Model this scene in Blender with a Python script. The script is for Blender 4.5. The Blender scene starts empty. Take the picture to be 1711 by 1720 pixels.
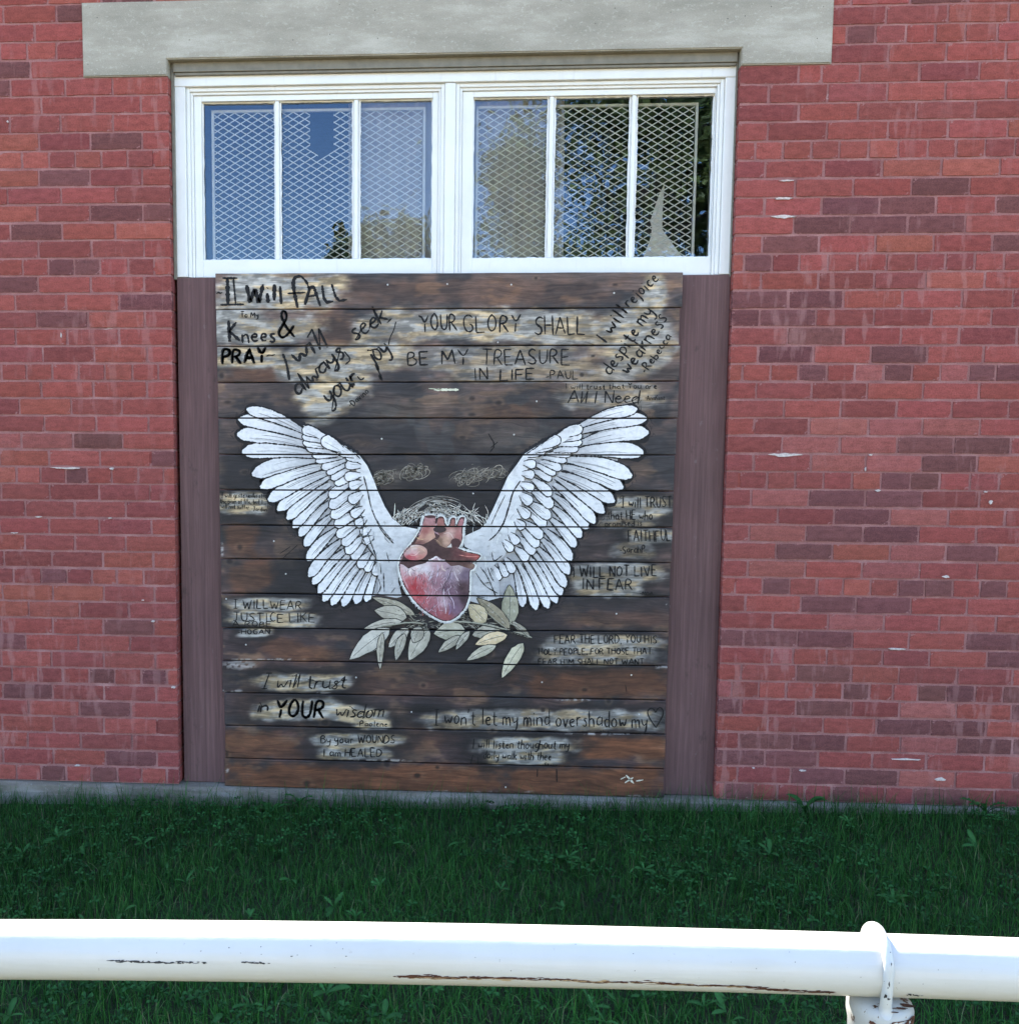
import bpy, bmesh, math, random
import numpy as np
from mathutils import Matrix, Vector

random.seed(7)
rng = np.random.default_rng(7)
scene = bpy.context.scene
COL = scene.collection

# ------------------------------------------------------------------ camera
PF, PCX, PCY, PCZ = 1641.2386, 0.10985, -3.76845, 1.29542      # focal (px of a 1711 px frame), position
RX, RY, RZ = -0.0886951, 0.0622392, -0.0066010
PPX, PPY, IW, IH = 697.898, 923.905, 1711.0, 1720.0


def rot_matrix(rx, ry, rz):
    cx, sx = math.cos(rx), math.sin(rx)
    cy, sy = math.cos(ry), math.sin(ry)
    cz, sz = math.cos(rz), math.sin(rz)
    X = np.array([[1, 0, 0], [0, cx, -sx], [0, sx, cx]])
    Z = np.array([[cy, -sy, 0], [sy, cy, 0], [0, 0, 1]])
    Y = np.array([[cz, 0, sz], [0, 1, 0], [-sz, 0, cz]])
    return Z @ X @ Y


CR = rot_matrix(RX, RY, RZ)
cam_data = bpy.data.cameras.new("camera")
cam = bpy.data.objects.new("camera", cam_data)
COL.objects.link(cam)
M = Matrix(((CR[0, 0], CR[0, 2], -CR[0, 1], PCX),
            (CR[1, 0], CR[1, 2], -CR[1, 1], PCY),
            (CR[2, 0], CR[2, 2], -CR[2, 1], PCZ),
            (0, 0, 0, 1)))
cam.matrix_world = M
cam_data.sensor_fit = 'HORIZONTAL'
cam_data.sensor_width = 36.0
cam_data.lens = PF / IW * 36.0
cam_data.shift_x = (IW / 2 - PPX) / IW
cam_data.shift_y = (PPY - IH / 2) / IW
cam_data.clip_start = 0.05
cam_data.clip_end = 2000
scene.camera = cam

# ------------------------------------------------------------------ light
SUN_EL = math.radians(39.5)
SUN_AZ = math.radians(-24)          # measured from +Y towards +X: the sun stands behind the building, a little left
world = bpy.data.worlds.new("World")
scene.world = world
world.use_nodes = True
wn = world.node_tree
for n in list(wn.nodes):
    wn.nodes.remove(n)
sky = wn.nodes.new("ShaderNodeTexSky")
sky.sky_type = 'NISHITA'
sky.sun_disc = False
sky.sun_elevation = SUN_EL
sky.sun_rotation = SUN_AZ
sky.altitude = 300
sky.air_density = 1.0
sky.dust_density = 1.0
sky.ozone_density = 1.0
bg = wn.nodes.new("ShaderNodeBackground")
bg.inputs["Strength"].default_value = 0.12
wo = wn.nodes.new("ShaderNodeOutputWorld")
wn.links.new(sky.outputs[0], bg.inputs[0])
wn.links.new(bg.outputs[0], wo.inputs[0])
sun_data = bpy.data.lights.new("sun", 'SUN')
sun_data.energy = 4.0
sun_data.angle = math.radians(0.53)
sun_data.color = (1.0, 0.92, 0.80)
sun = bpy.data.objects.new("sun", sun_data)
COL.objects.link(sun)
sdir = Vector((math.sin(SUN_AZ) * math.cos(SUN_EL), math.cos(SUN_AZ) * math.cos(SUN_EL), math.sin(SUN_EL)))
sun.rotation_euler = sdir.to_track_quat('Z', 'Y').to_euler()
sun.location = sdir * 20
vs = scene.view_settings
vs.view_transform = 'Standard'
vs.look = 'None'
vs.gamma = 1.0
vs.exposure = 2.75
scene.cycles.max_bounces = 8
scene.cycles.transparent_max_bounces = 16
scene.cycles.use_denoising = True
scene.cycles.caustics_reflective = False
scene.cycles.caustics_refractive = False


# ------------------------------------------------------------------ helpers
def W(px, py, Y=0.0):
    """photo pixel -> (X, Z) on the vertical plane y = Y"""
    px = np.asarray(px, float)
    py = np.asarray(py, float)
    d = np.stack([(px - PPX) / PF, np.ones_like(px), -(py - PPY) / PF], -1) @ CR.T
    t = (Y - PCY) / d[..., 1]
    return PCX + t * d[..., 0], PCZ + t * d[..., 2]


def ray(px, py):
    d = CR @ np.array([(px - PPX) / PF, 1.0, -(py - PPY) / PF])
    return np.array([PCX, PCY, PCZ]), d / np.linalg.norm(d)


def G(px, py, z):
    """photo pixel -> (x, y) on the horizontal plane z"""
    o, d = ray(px, py)
    t = (z - o[2]) / d[2]
    return o[0] + t * d[0], o[1] + t * d[1]


def PXY(X, Y, Z):
    d = np.stack([np.asarray(X) - PCX, np.asarray(Y) - PCY, np.asarray(Z) - PCZ], -1) @ CR
    return PPX + PF * d[..., 0] / d[..., 1], PPY - PF * d[..., 2] / d[..., 1]


def lin(c):
    c = np.asarray(c, float) / 255.0
    return np.where(c <= 0.04045, c / 12.92, ((c + 0.055) / 1.055) ** 2.4)


WHITE = lin((228, 238, 252)) / 0.80


def A(*c):
    """surface colour (reflectance) of a tone measured beside the white window paint"""
    c = c[0] if len(c) == 1 else c
    return np.clip(lin(c) / WHITE, 0.0, 0.85)


def tag(o, label=None, cat=None, group=None, kind=None):
    if label: o["label"] = label
    if cat: o["category"] = cat
    if group: o["group"] = group
    if kind: o["kind"] = kind
    return o


def empty(name, loc, label, cat, group=None):
    o = bpy.data.objects.new(name, None)
    o.empty_display_size = 0.1
    COL.objects.link(o)
    o.location = loc
    bpy.context.view_layer.update()
    return tag(o, label, cat, group)


def link(name, me, mats=None, parent=None):
    o = bpy.data.objects.new(name, me)
    COL.objects.link(o)
    if mats is not None:
        for m in (mats if isinstance(mats, (list, tuple)) else [mats]):
            me.materials.append(m)
    if parent is not None:
        o.parent = parent
        o.matrix_parent_inverse = parent_inverse(parent)
    return o


def parent_inverse(p):
    # parts are modelled in world coordinates; only top-level empties carry a location
    return Matrix.Translation(p.location).inverted() if p.parent is None else Matrix.Identity(4)


def mesh_np(name, verts, faces, cols=None, smooth=False, mat_idx=None):
    """verts (n,3); faces: list of tuples, or (m,k) int array"""
    me = bpy.data.meshes.new(name)
    verts = np.asarray(verts, np.float32)
    if isinstance(faces, np.ndarray):
        m, k = faces.shape
        me.vertices.add(len(verts))
        me.vertices.foreach_set("co", verts.ravel())
        me.loops.add(m * k)
        me.loops.foreach_set("vertex_index", faces.astype(np.int32).ravel())
        me.polygons.add(m)
        me.polygons.foreach_set("loop_start", np.arange(0, m * k, k, dtype=np.int32))
        me.polygons.foreach_set("loop_total", np.full(m, k, np.int32))
        me.update(calc_edges=True)
    else:
        me.from_pydata([tuple(v) for v in verts], [], faces)
        me.update()
    if cols is not None:
        a = me.color_attributes.new("Col", 'FLOAT_COLOR', 'POINT')
        c = np.ones((len(verts), 4), np.float32)
        c[:, :np.asarray(cols).shape[1]] = cols
        a.data.foreach_set("color", c.ravel())
    if mat_idx is not None:
        me.polygons.foreach_set("material_index", np.asarray(mat_idx, np.int32))
    if smooth:
        me.polygons.foreach_set("use_smooth", np.ones(len(me.polygons), bool))
    return me


class MB:
    """collects boxes, tubes and strips into one mesh"""
    def __init__(self):
        self.v, self.f, self.m = [], [], []

    def box(self, x0, x1, y0, y1, z0, z1, bev=0.0, mi=0):
        bm = bmesh.new()
        bmesh.ops.create_cube(bm, size=1.0)
        for v in bm.verts:
            v.co = Vector(((x0 + x1) / 2 + v.co.x * (x1 - x0), (y0 + y1) / 2 + v.co.y * (y1 - y0), (z0 + z1) / 2 + v.co.z * (z1 - z0)))
        if bev:
            bmesh.ops.bevel(bm, geom=bm.edges[:], offset=bev, segments=2, affect='EDGES', profile=0.5)
        self.add_bm(bm, mi)
        return self

    def add_bm(self, bm, mi=0):
        b = len(self.v)
        bm.verts.index_update()
        self.v += [tuple(v.co) for v in bm.verts]
        for f in bm.faces:
            self.f.append(tuple(b + v.index for v in f.verts))
            self.m.append(mi)
        bm.free()

    def tube(self, pts, rad, seg=16, caps=True, mi=0):
        pts = [Vector(p) for p in pts]
        rads = rad if isinstance(rad, (list, tuple)) else [rad] * len(pts)
        b = len(self.v)
        up = None
        for i, p in enumerate(pts):
            t = (pts[min(i + 1, len(pts) - 1)] - pts[max(i - 1, 0)]).normalized()
            if up is None:
                up = Vector((0, 0, 1)) if abs(t.z) < 0.9 else Vector((1, 0, 0))
            s = t.cross(up).normalized()
            up = s.cross(t).normalized()
            for k in range(seg):
                a = 2 * math.pi * k / seg
                self.v.append(tuple(p + (s * math.cos(a) + up * math.sin(a)) * rads[i]))
        for i in range(len(pts) - 1):
            for k in range(seg):
                k2 = (k + 1) % seg
                self.f.append((b + i * seg + k, b + i * seg + k2, b + (i + 1) * seg + k2, b + (i + 1) * seg + k))
                self.m.append(mi)
        if caps:
            self.f.append(tuple(b + k for k in range(seg)))
            self.f.append(tuple(b + (len(pts) - 1) * seg + k for k in reversed(range(seg))))
            self.m += [mi, mi]

    def poly(self, pts, mi=0):
        b = len(self.v)
        self.v += [tuple(p) for p in pts]
        self.f.append(tuple(range(b, b + len(pts))))
        self.m.append(mi)

    def build(self, name, mats, parent=None, smooth=False, cols=None):
        me = mesh_np(name, np.array(self.v), self.f, cols, smooth, self.m)
        return link(name, me, mats, parent)


def vnoise(x, y, seed, oct=4):
    """smooth value noise, 0..1, with octaves"""
    r = np.random.default_rng(seed)
    out, amp, tot = np.zeros(np.broadcast(x, y).shape), 1.0, 0.0
    for o in range(oct):
        T = r.random((64, 64))
        xx, yy = np.asarray(x) * 2 ** o, np.asarray(y) * 2 ** o
        xi, yi = np.floor(xx).astype(int), np.floor(yy).astype(int)
        fx, fy = xx - xi, yy - yi
        fx, fy = fx * fx * (3 - 2 * fx), fy * fy * (3 - 2 * fy)
        g = lambda a, b: T[a % 64, b % 64]
        v = (g(xi, yi) * (1 - fx) + g(xi + 1, yi) * fx) * (1 - fy) + (g(xi, yi + 1) * (1 - fx) + g(xi + 1, yi + 1) * fx) * fy
        out = out + amp * v
        tot += amp
        amp *= 0.55
    return out / tot


def sstep(a, b, x):
    t = np.clip((x - a) / (b - a), 0, 1)
    return t * t * (3 - 2 * t)


# ------------------------------------------------------------------ materials
class NT:
    def __init__(self, name):
        self.mat = bpy.data.materials.new(name)
        self.mat.use_nodes = True
        self.t = self.mat.node_tree
        self.t.nodes.clear()
        self.out = self.n("ShaderNodeOutputMaterial")

    def n(self, typ, **kw):
        nd = self.t.nodes.new(typ)
        for k, v in kw.items():
            setattr(nd, k, v)
        return nd

    def l(self, a, b):
        self.t.links.new(a, b)

    def noise(self, scale, detail=4, rough=0.55, vec=None, dist=0.0):
        n = self.n("ShaderNodeTexNoise")
        n.inputs["Scale"].default_value = scale
        n.inputs["Detail"].default_value = detail
        n.inputs["Roughness"].default_value = rough
        n.inputs["Distortion"].default_value = dist
        if vec is not None: self.l(vec, n.inputs["Vector"])
        return n.outputs["Fac"]

    def coords(self, scale=(1, 1, 1), rot=(0, 0, 0), src="Object"):
        tc = self.n("ShaderNodeTexCoord")
        mp = self.n("ShaderNodeMapping")
        mp.inputs["Scale"].default_value = scale
        mp.inputs["Rotation"].default_value = rot
        self.l(tc.outputs[src], mp.inputs["Vector"])
        return mp.outputs[0]

    def ramp(self, fac, stops, interp='LINEAR'):
        r = self.n("ShaderNodeValToRGB")
        r.color_ramp.interpolation = interp
        e = r.color_ramp.elements
        while len(e) > len(stops): e.remove(e[-1])
        while len(e) < len(stops): e.new(0.5)
        for i, (p, c) in enumerate(stops):
            e[i].position = p
            e[i].color = (c, c, c, 1) if not hasattr(c, "__len__") else (*c, 1)
        self.l(fac, r.inputs[0])
        return r.outputs[0]

    def mix(self, fac, a, b, mode='MIX'):
        m = self.n("ShaderNodeMix", data_type='RGBA', blend_type=mode)
        for s, v in ((m.inputs[0], fac), (m.inputs[6], a), (m.inputs[7], b)):
            if hasattr(v, "is_linked"): self.l(v, s)
            elif hasattr(v, "__len__"): s.default_value = (*[float(q) for q in v], 1)
            else: s.default_value = v
        return m.outputs[2]

    def bump(self, h, strength=0.3, dist=0.002):
        b = self.n("ShaderNodeBump")
        b.inputs["Strength"].default_value = strength
        b.inputs["Distance"].default_value = dist
        self.l(h, b.inputs["Height"])
        return b.outputs[0]

    def attr(self, name="Col"):
        a = self.n("ShaderNodeAttribute")
        a.attribute_name = name
        return a.outputs["Color"]

    def bsdf(self, col, rough=0.7, normal=None, spec=0.5, metal=0.0):
        b = self.n("ShaderNodeBsdfPrincipled")
        for s, v in ((b.inputs["Base Color"], col), (b.inputs["Roughness"], rough)):
            if hasattr(v, "is_linked"): self.l(v, s)
            elif hasattr(v, "__len__"): s.default_value = (*[float(q) for q in v], 1)
            else: s.default_value = v
        b.inputs["Specular IOR Level"].default_value = spec
        b.inputs["Metallic"].default_value = metal
        if normal is not None: self.l(normal, b.inputs["Normal"])
        self.l(b.outputs[0], self.out.inputs[0])
        return b


def mat_brick():
    t = NT("fired_brick")
    v = t.coords()
    base = t.attr()
    sp = t.noise(220, 3, 0.7, v)
    c = t.mix(1.0, base, t.ramp(sp, [(0.25, 0.62), (0.5, 1.0), (0.8, 1.3)]), 'MULTIPLY')
    md = t.noise(26, 4, 0.6, t.coords((1, 1, 2.4)))
    c = t.mix(1.0, c, t.ramp(md, [(0.25, 0.72), (0.55, 1.0), (0.8, 1.2)]), 'MULTIPLY')
    # pale lime wash that ran down the wall in vertical smears
    st = t.noise(1.0, 3, 0.6, t.coords((21, 21, 4.2)))
    rg = t.noise(1.0, 2, 0.5, t.coords((1.5, 1.5, 1.4)))
    mm = t.n("ShaderNodeMath", operation='MULTIPLY')
    t.l(t.ramp(st, [(0.55, 0.0), (0.62, 1.0)]), mm.inputs[0])
    t.l(t.ramp(rg, [(0.45, 0.0), (0.60, 0.30)]), mm.inputs[1])
    c = t.mix(mm.outputs[0], c, (0.43, 0.23, 0.215))
    # mortar smeared raggedly over the arrises (alpha of Col is 1 along the edge of a brick)
    ea = t.n("ShaderNodeAttribute"); ea.attribute_name = "Col"
    en = t.noise(75, 4, 0.7, v)
    em = t.n("ShaderNodeMath", operation='MULTIPLY_ADD')
    t.l(en, em.inputs[0]); em.inputs[1].default_value = 0.75; hf = t.n("ShaderNodeMath", operation='MULTIPLY'); hf.inputs[1].default_value = 0.5; t.l(ea.outputs["Alpha"], hf.inputs[0]); t.l(hf.outputs[0], em.inputs[2])
    c = t.mix(t.ramp(em.outputs[0], [(0.905, 0.0), (0.945, 0.8)]), c, (0.34, 0.165, 0.158))
    h = t.noise(90, 5, 0.65, v)
    t.bsdf(c, 0.82, t.bump(h, 0.45, 0.0025), 0.12)
    return t.mat


def mat_mortar():
    t = NT("lime_mortar")
    v = t.coords()
    a = t.noise(9, 5, 0.6, v)
    c = t.ramp(a, [(0.3, (0.235, 0.105, 0.10)), (0.55, (0.325, 0.152, 0.145)), (0.75, (0.43, 0.235, 0.225))])
    s = t.noise(300, 2, 0.6, v)
    c = t.mix(1.0, c, t.ramp(s, [(0.3, 0.78), (0.6, 1.08)]), 'MULTIPLY')
    w = t.noise(3.2, 6, 0.75, t.coords((1, 1, 3)))
    c = t.mix(t.ramp(w, [(0.66, 0.0), (0.72, 0.8)]), c, (0.62, 0.53, 0.50))
    h = t.noise(160, 4, 0.7, v)
    t.bsdf(c, 0.9, t.bump(h, 0.5, 0.003), 0.12)
    return t.mat


def mat_concrete(name, base, dark, light, stain=True):
    t = NT(name)
    v = t.coords()
    a = t.noise(5, 6, 0.65, t.coords((0.55, 1, 2.0)))
    c = t.ramp(a, [(0.3, dark), (0.52, base), (0.72, light)])
    b = t.noise(60, 4, 0.7, t.coords((1, 1, 1.6)))
    c = t.mix(t.ramp(b, [(0.57, 0.0), (0.66, 0.55)]), c, light)
    s = t.noise(350, 2, 0.6, v)
    c = t.mix(1.0, c, t.ramp(s, [(0.3, 0.82), (0.6, 1.06)]), 'MULTIPLY')
    vo = t.n("ShaderNodeTexVoronoi")
    vo.inputs["Scale"].default_value = 26
    t.l(v, vo.inputs["Vector"])
    pit = t.ramp(vo.outputs["Distance"], [(0.03, 0.25), (0.075, 1.0)])
    c = t.mix(1.0, c, pit, 'MULTIPLY')
    h = t.noise(110, 6, 0.7, v)
    t.bsdf(c, 0.88, t.bump(h, 0.4, 0.003), 0.3)
    return t.mat


def mat_white_paint(name="white_gloss_paint", base=(0.80, 0.80, 0.78), rough=0.38, chips=0.0):
    t = NT(name)
    v = t.coords()
    a = t.noise(7, 5, 0.6, v)
    c = t.mix(1.0, base, t.ramp(a, [(0.3, 0.93), (0.6, 1.0)]), 'MULTIPLY')
    g = t.noise(1.0, 4, 0.6, t.coords((40, 40, 6)))
    c = t.mix(t.ramp(g, [(0.62, 0.0), (0.8, 0.35)]), c, (0.50, 0.49, 0.46))
    h = t.noise(60, 4, 0.6, v)
    if chips:
        gr = t.noise(1.0, 5, 0.7, t.coords((2.2, 9, 9)))
        c = t.mix(t.ramp(gr, [(0.50, 0.0), (0.72, 0.35)]), c, (0.47, 0.42, 0.33))
        gd = t.noise(130, 3, 0.7, v)
        c = t.mix(t.ramp(gd, [(0.68, 0.0), (0.76, 0.5)]), c, (0.30, 0.25, 0.20))
        br = t.noise(1.0, 4, 0.6, t.coords((5, 120, 120)))
        ad = t.n("ShaderNodeMath", operation='ADD'); t.l(h, ad.inputs[0]); t.l(br, ad.inputs[1]); h = ad.outputs[0]
        ch = t.noise(55, 5, 0.75, v)
        c = t.mix(t.ramp(ch, [(chips, 0.0), (chips + 0.02, 1.0)], 'LINEAR'), c, (0.10, 0.055, 0.035))
    t.bsdf(c, rough, t.bump(h, 0.25, 0.0015), 0.45)
    return t.mat


def mat_stained_board():
    t = NT("brown_painted_plywood")
    v = t.coords((26, 26, 1.2))
    g = t.noise(1.6, 5, 0.65, t.coords((60, 60, 1.6)), 0.6)
    c = t.ramp(g, [(0.3, (0.086, 0.045, 0.045)), (0.52, (0.122, 0.064, 0.063)), (0.75, (0.165, 0.093, 0.090))])
    b = t.noise(3, 4, 0.6, t.coords((1, 1, 0.6)))
    c = t.mix(1.0, c, t.ramp(b, [(0.3, 0.85), (0.65, 1.15)]), 'MULTIPLY')
    sc = t.noise(1.0, 5, 0.75, t.coords((30, 30, 14)))
    c = t.mix(t.ramp(sc, [(0.64, 0.0), (0.70, 0.45)]), c, (0.19, 0.15, 0.145))
    dk = t.noise(1.0, 4, 0.7, t.coords((18, 18, 7)))
    c = t.mix(t.ramp(dk, [(0.62, 0.0), (0.72, 0.6)]), c, (0.045, 0.030, 0.030))
    t.bsdf(c, 0.62, t.bump(g, 0.6, 0.002), 0.3)
    return t.mat


def mat_plank():
    t = NT("scorched_cedar_plank")
    base = t.attr()
    tc = t.n("ShaderNodeTexCoord")
    # grain: long along x, wavy round knots
    mp = t.n("ShaderNodeMapping")
    mp.inputs["Scale"].default_value = (1.6, 1.0, 46)
    wob = t.noise(3.0, 3, 0.5, t.coords((0.8, 1, 3)))
    add = t.n("ShaderNodeVectorMath", operation='ADD')
    cmb = t.n("ShaderNodeCombineXYZ")
    ml = t.n("ShaderNodeMath", operation='MULTIPLY')
    ml.inputs[1].default_value = 0.11
    t.l(wob, ml.inputs[0]); t.l(ml.outputs[0], cmb.inputs[2])
    t.l(tc.outputs["Object"], add.inputs[0]); t.l(cmb.outputs[0], add.inputs[1])
    t.l(add.outputs[0], mp.inputs["Vector"])
    g1 = t.noise(1.9, 4, 0.6, mp.outputs[0], 0.5)
    mp2 = t.n("ShaderNodeMapping")
    mp2.inputs["Scale"].default_value = (5.0, 1.0, 170)
    t.l(add.outputs[0], mp2.inputs["Vector"])
    g2 = t.noise(1.6, 3, 0.6, mp2.outputs[0])
    c = t.mix(1.0, base, t.ramp(g1, [(0.28, 0.42), (0.44, 0.86), (0.56, 1.05), (0.75, 1.45)]), 'MULTIPLY')
    c = t.mix(1.0, c, t.ramp(g2, [(0.25, 0.68), (0.55, 1.0), (0.8, 1.3)]), 'MULTIPLY')
    bl = t.noise(16, 4, 0.65, t.coords((0.6, 1, 1.6)))
    c = t.mix(1.0, c, t.ramp(bl, [(0.3, 0.66), (0.55, 1.0), (0.75, 1.3)]), 'MULTIPLY')
    t.bsdf(c, 0.6, t.bump(g1, 0.35, 0.001), 0.35)
    return t.mat


def mat_paint():
    t = NT("brushed_acrylic_paint")
    base = t.attr()
    a = t.noise(70, 4, 0.65, t.coords())
    b = t.noise(1.0, 4, 0.6, t.coords((22, 1, 60)))
    c = t.mix(1.0, base, t.ramp(a, [(0.28, 0.84), (0.5, 1.0), (0.8, 1.06)]), 'MULTIPLY')
    c = t.mix(1.0, c, t.ramp(b, [(0.28, 0.80), (0.5, 1.0), (0.8, 1.06)]), 'MULTIPLY')
    t.bsdf(c, 0.62, t.bump(a, 0.2, 0.001), 0.3)
    return t.mat


def mat_attr(name, rough=0.7, trans=0.0, spec=0.4):
    t = NT(name)
    base = t.attr()
    n_ = t.noise(45, 3, 0.6, t.coords())
    c = t.mix(1.0, base, t.ramp(n_, [(0.3, 0.8), (0.7, 1.15)]), 'MULTIPLY')
    b = t.bsdf(c, rough, None, spec)
    if trans:
        tr = t.n("ShaderNodeBsdfTranslucent")
        t.l(c, tr.inputs["Color"])
        mx = t.n("ShaderNodeMixShader")
        mx.inputs[0].default_value = trans
        t.l(b.outputs[0], mx.inputs[1]); t.l(tr.outputs[0], mx.inputs[2])
        t.l(mx.outputs[0], t.out.inputs[0])
    return t.mat


def mat_plain(name, col, rough=0.6, metal=0.0, vary=0.25, scale=30):
    t = NT(name)
    n_ = t.noise(scale, 4, 0.6, t.coords())
    c = t.mix(1.0, col, t.ramp(n_, [(0.3, 1 - vary), (0.7, 1 + vary)]), 'MULTIPLY')
    t.bsdf(c, rough, None, 0.4, metal)
    return t.mat


def mat_glass():
    t = NT("old_window_glass")
    fr = t.n("ShaderNodeFresnel")
    fr.inputs["IOR"].default_value = 1.65
    gl = t.n("ShaderNodeBsdfGlossy")
    gl.inputs["Roughness"].default_value = 0.0
    gl.inputs["Color"].default_value = (0.36, 0.49, 0.68, 1)
    w = t.noise(1.0, 2, 0.5, t.coords((5, 5, 4)))
    t.l(t.bump(w, 0.10, 0.01), gl.inputs["Normal"])
    tr = t.n("ShaderNodeBsdfTransparent")
    tr.inputs["Color"].default_value = (0.98, 0.99, 0.99, 1)
    mx = t.n("ShaderNodeMixShader")
    t.l(fr.outputs[0], mx.inputs[0]); t.l(tr.outputs[0], mx.inputs[1]); t.l(gl.outputs[0], mx.inputs[2])
    t.l(mx.outputs[0], t.out.inputs[0])
    return t.mat


M_BRICK, M_MORTAR = mat_brick(), mat_mortar()
M_LINTEL = mat_concrete("weathered_concrete", (0.365, 0.335, 0.275), (0.285, 0.265, 0.215), (0.50, 0.47, 0.40))
M_FOUND = mat_concrete("foundation_concrete", (0.175, 0.150, 0.122), (0.09, 0.08, 0.064), (0.28, 0.26, 0.235))
M_BOUNCE_GRAVEL = mat_concrete("warm_bounce_gravel", (0.46, 0.36, 0.29), (0.38, 0.29, 0.23), (0.54, 0.44, 0.36))
M_WHITE = mat_white_paint()
M_BROWN = mat_stained_board()
M_PLANK, M_PAINT, M_GLASS = mat_plank(), mat_paint(), mat_glass()
M_TAUPE = mat_plain("taupe_trim_paint", (0.20, 0.185, 0.15), 0.6, 0, 0.15)
M_DARK = mat_plain("dark_fill", (0.035, 0.03, 0.03), 0.8)
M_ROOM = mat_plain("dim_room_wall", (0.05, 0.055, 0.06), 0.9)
M_MESH = mat_plain("white_coated_steel", (0.78, 0.80, 0.78), 0.5, 0, 0.1)
M_CURT = mat_plain("grey_curtain_cloth", (0.50, 0.49, 0.48), 0.9, 0, 0.12, 8)
M_CLOTH = mat_plain("cream_cloth", (0.93, 0.92, 0.89), 0.85, 0, 0.08, 8)
M_NAIL = mat_plain("galvanised_nail", (0.55, 0.53, 0.50), 0.4, 0.3)
M_GRASS = mat_attr("grass_blade", 0.6, 0.25, 0.16)
M_LEAF = mat_attr("tree_leaf", 0.55, 0.25, 0.4)
M_BARK = mat_plain("bark", (0.09, 0.07, 0.055), 0.9, 0, 0.4, 12)

# ------------------------------------------------------------------ ground
GZ = -0.050


def ground_z(x, y):
    return GZ + 0.017 * x + 0.012 * vnoise(np.asarray(x) * 1.3 + 40, np.asarray(y) * 1.3 + 40, 3, 3)


def mat_soil():
    t = NT("lawn_soil")
    a = t.noise(14, 6, 0.7, t.coords())
    c = t.ramp(a, [(0.3, (0.012, 0.016, 0.009)), (0.6, (0.025, 0.032, 0.016)), (0.8, (0.05, 0.042, 0.026))])
    t.bsdf(c, 0.95, t.bump(a, 0.6, 0.01), 0.2)
    return t.mat


def mat_far_turf():
    t = NT("far_turf")
    a = t.noise(3, 8, 0.7, t.coords())
    c = t.ramp(a, [(0.3, (0.085, 0.085, 0.024)), (0.7, (0.16, 0.15, 0.045))])
    t.bsdf(c, 0.95, t.bump(t.noise(60, 4, 0.7, t.coords()), 0.7, 0.02), 0.2)
    return t.mat


xs = np.linspace(-5, 5, 81); ys = np.linspace(-2.95, 0.0, 31)
GX, GY = np.meshgrid(xs, ys)
GZZ = ground_z(GX, GY) - 0.012
v = np.stack([GX, GY, GZZ], -1).reshape(-1, 3)
idx = np.arange(len(v)).reshape(GX.shape)
f = np.stack([idx[:-1, :-1], idx[:-1, 1:], idx[1:, 1:], idx[1:, :-1]], -1).reshape(-1, 4)
tag(link("lawn_soil", mesh_np("lawn_soil", v, f, None, True), mat_soil()), kind="structure")
mb = MB()
mb.box(-60, 60, -17.0, -6.5, GZ - 0.2, GZ + 0.01, 0.01)  # unseen road, added to bounce warm light onto the wall
tag(mb.build("road", M_BOUNCE_GRAVEL), kind="structure")
mb = MB()
mb.poly([(-800, -800, GZ - 0.06), (800, -800, GZ - 0.06), (800, 800, GZ - 0.06), (-800, 800, GZ - 0.06)])
tag(mb.build("ground", mat_far_turf()), kind="structure")

# ------------------------------------------------------------------ brick building
OPL = (-1.0785, -1.0765)     # opening: left jamb x (top, bottom)
XL, XR = float(np.mean(W([278.6, 285.6, 305], [131, 461, 1316])[0])), float(np.mean(W([1248.3, 1232.2, 1196], [110, 461, 1341])[0]))
COURSE, PITCH, JOINT = 0.067, 0.2045, 0.0092
Z_OPEN = COURSE * 41          # underside of the lintel ends
LX0, LX1 = float(np.mean(W([137.5, 140.7], [3.7, 131.8])[0])), float(np.mean(W([1400, 1395.6], [0, 105])[0]))
LZ1 = COURSE * 45 + 0.002
building = empty("brick_building", (0, 0.3, 0), "red brick building with a concrete lintel over its boarded doorway", "building")

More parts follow.
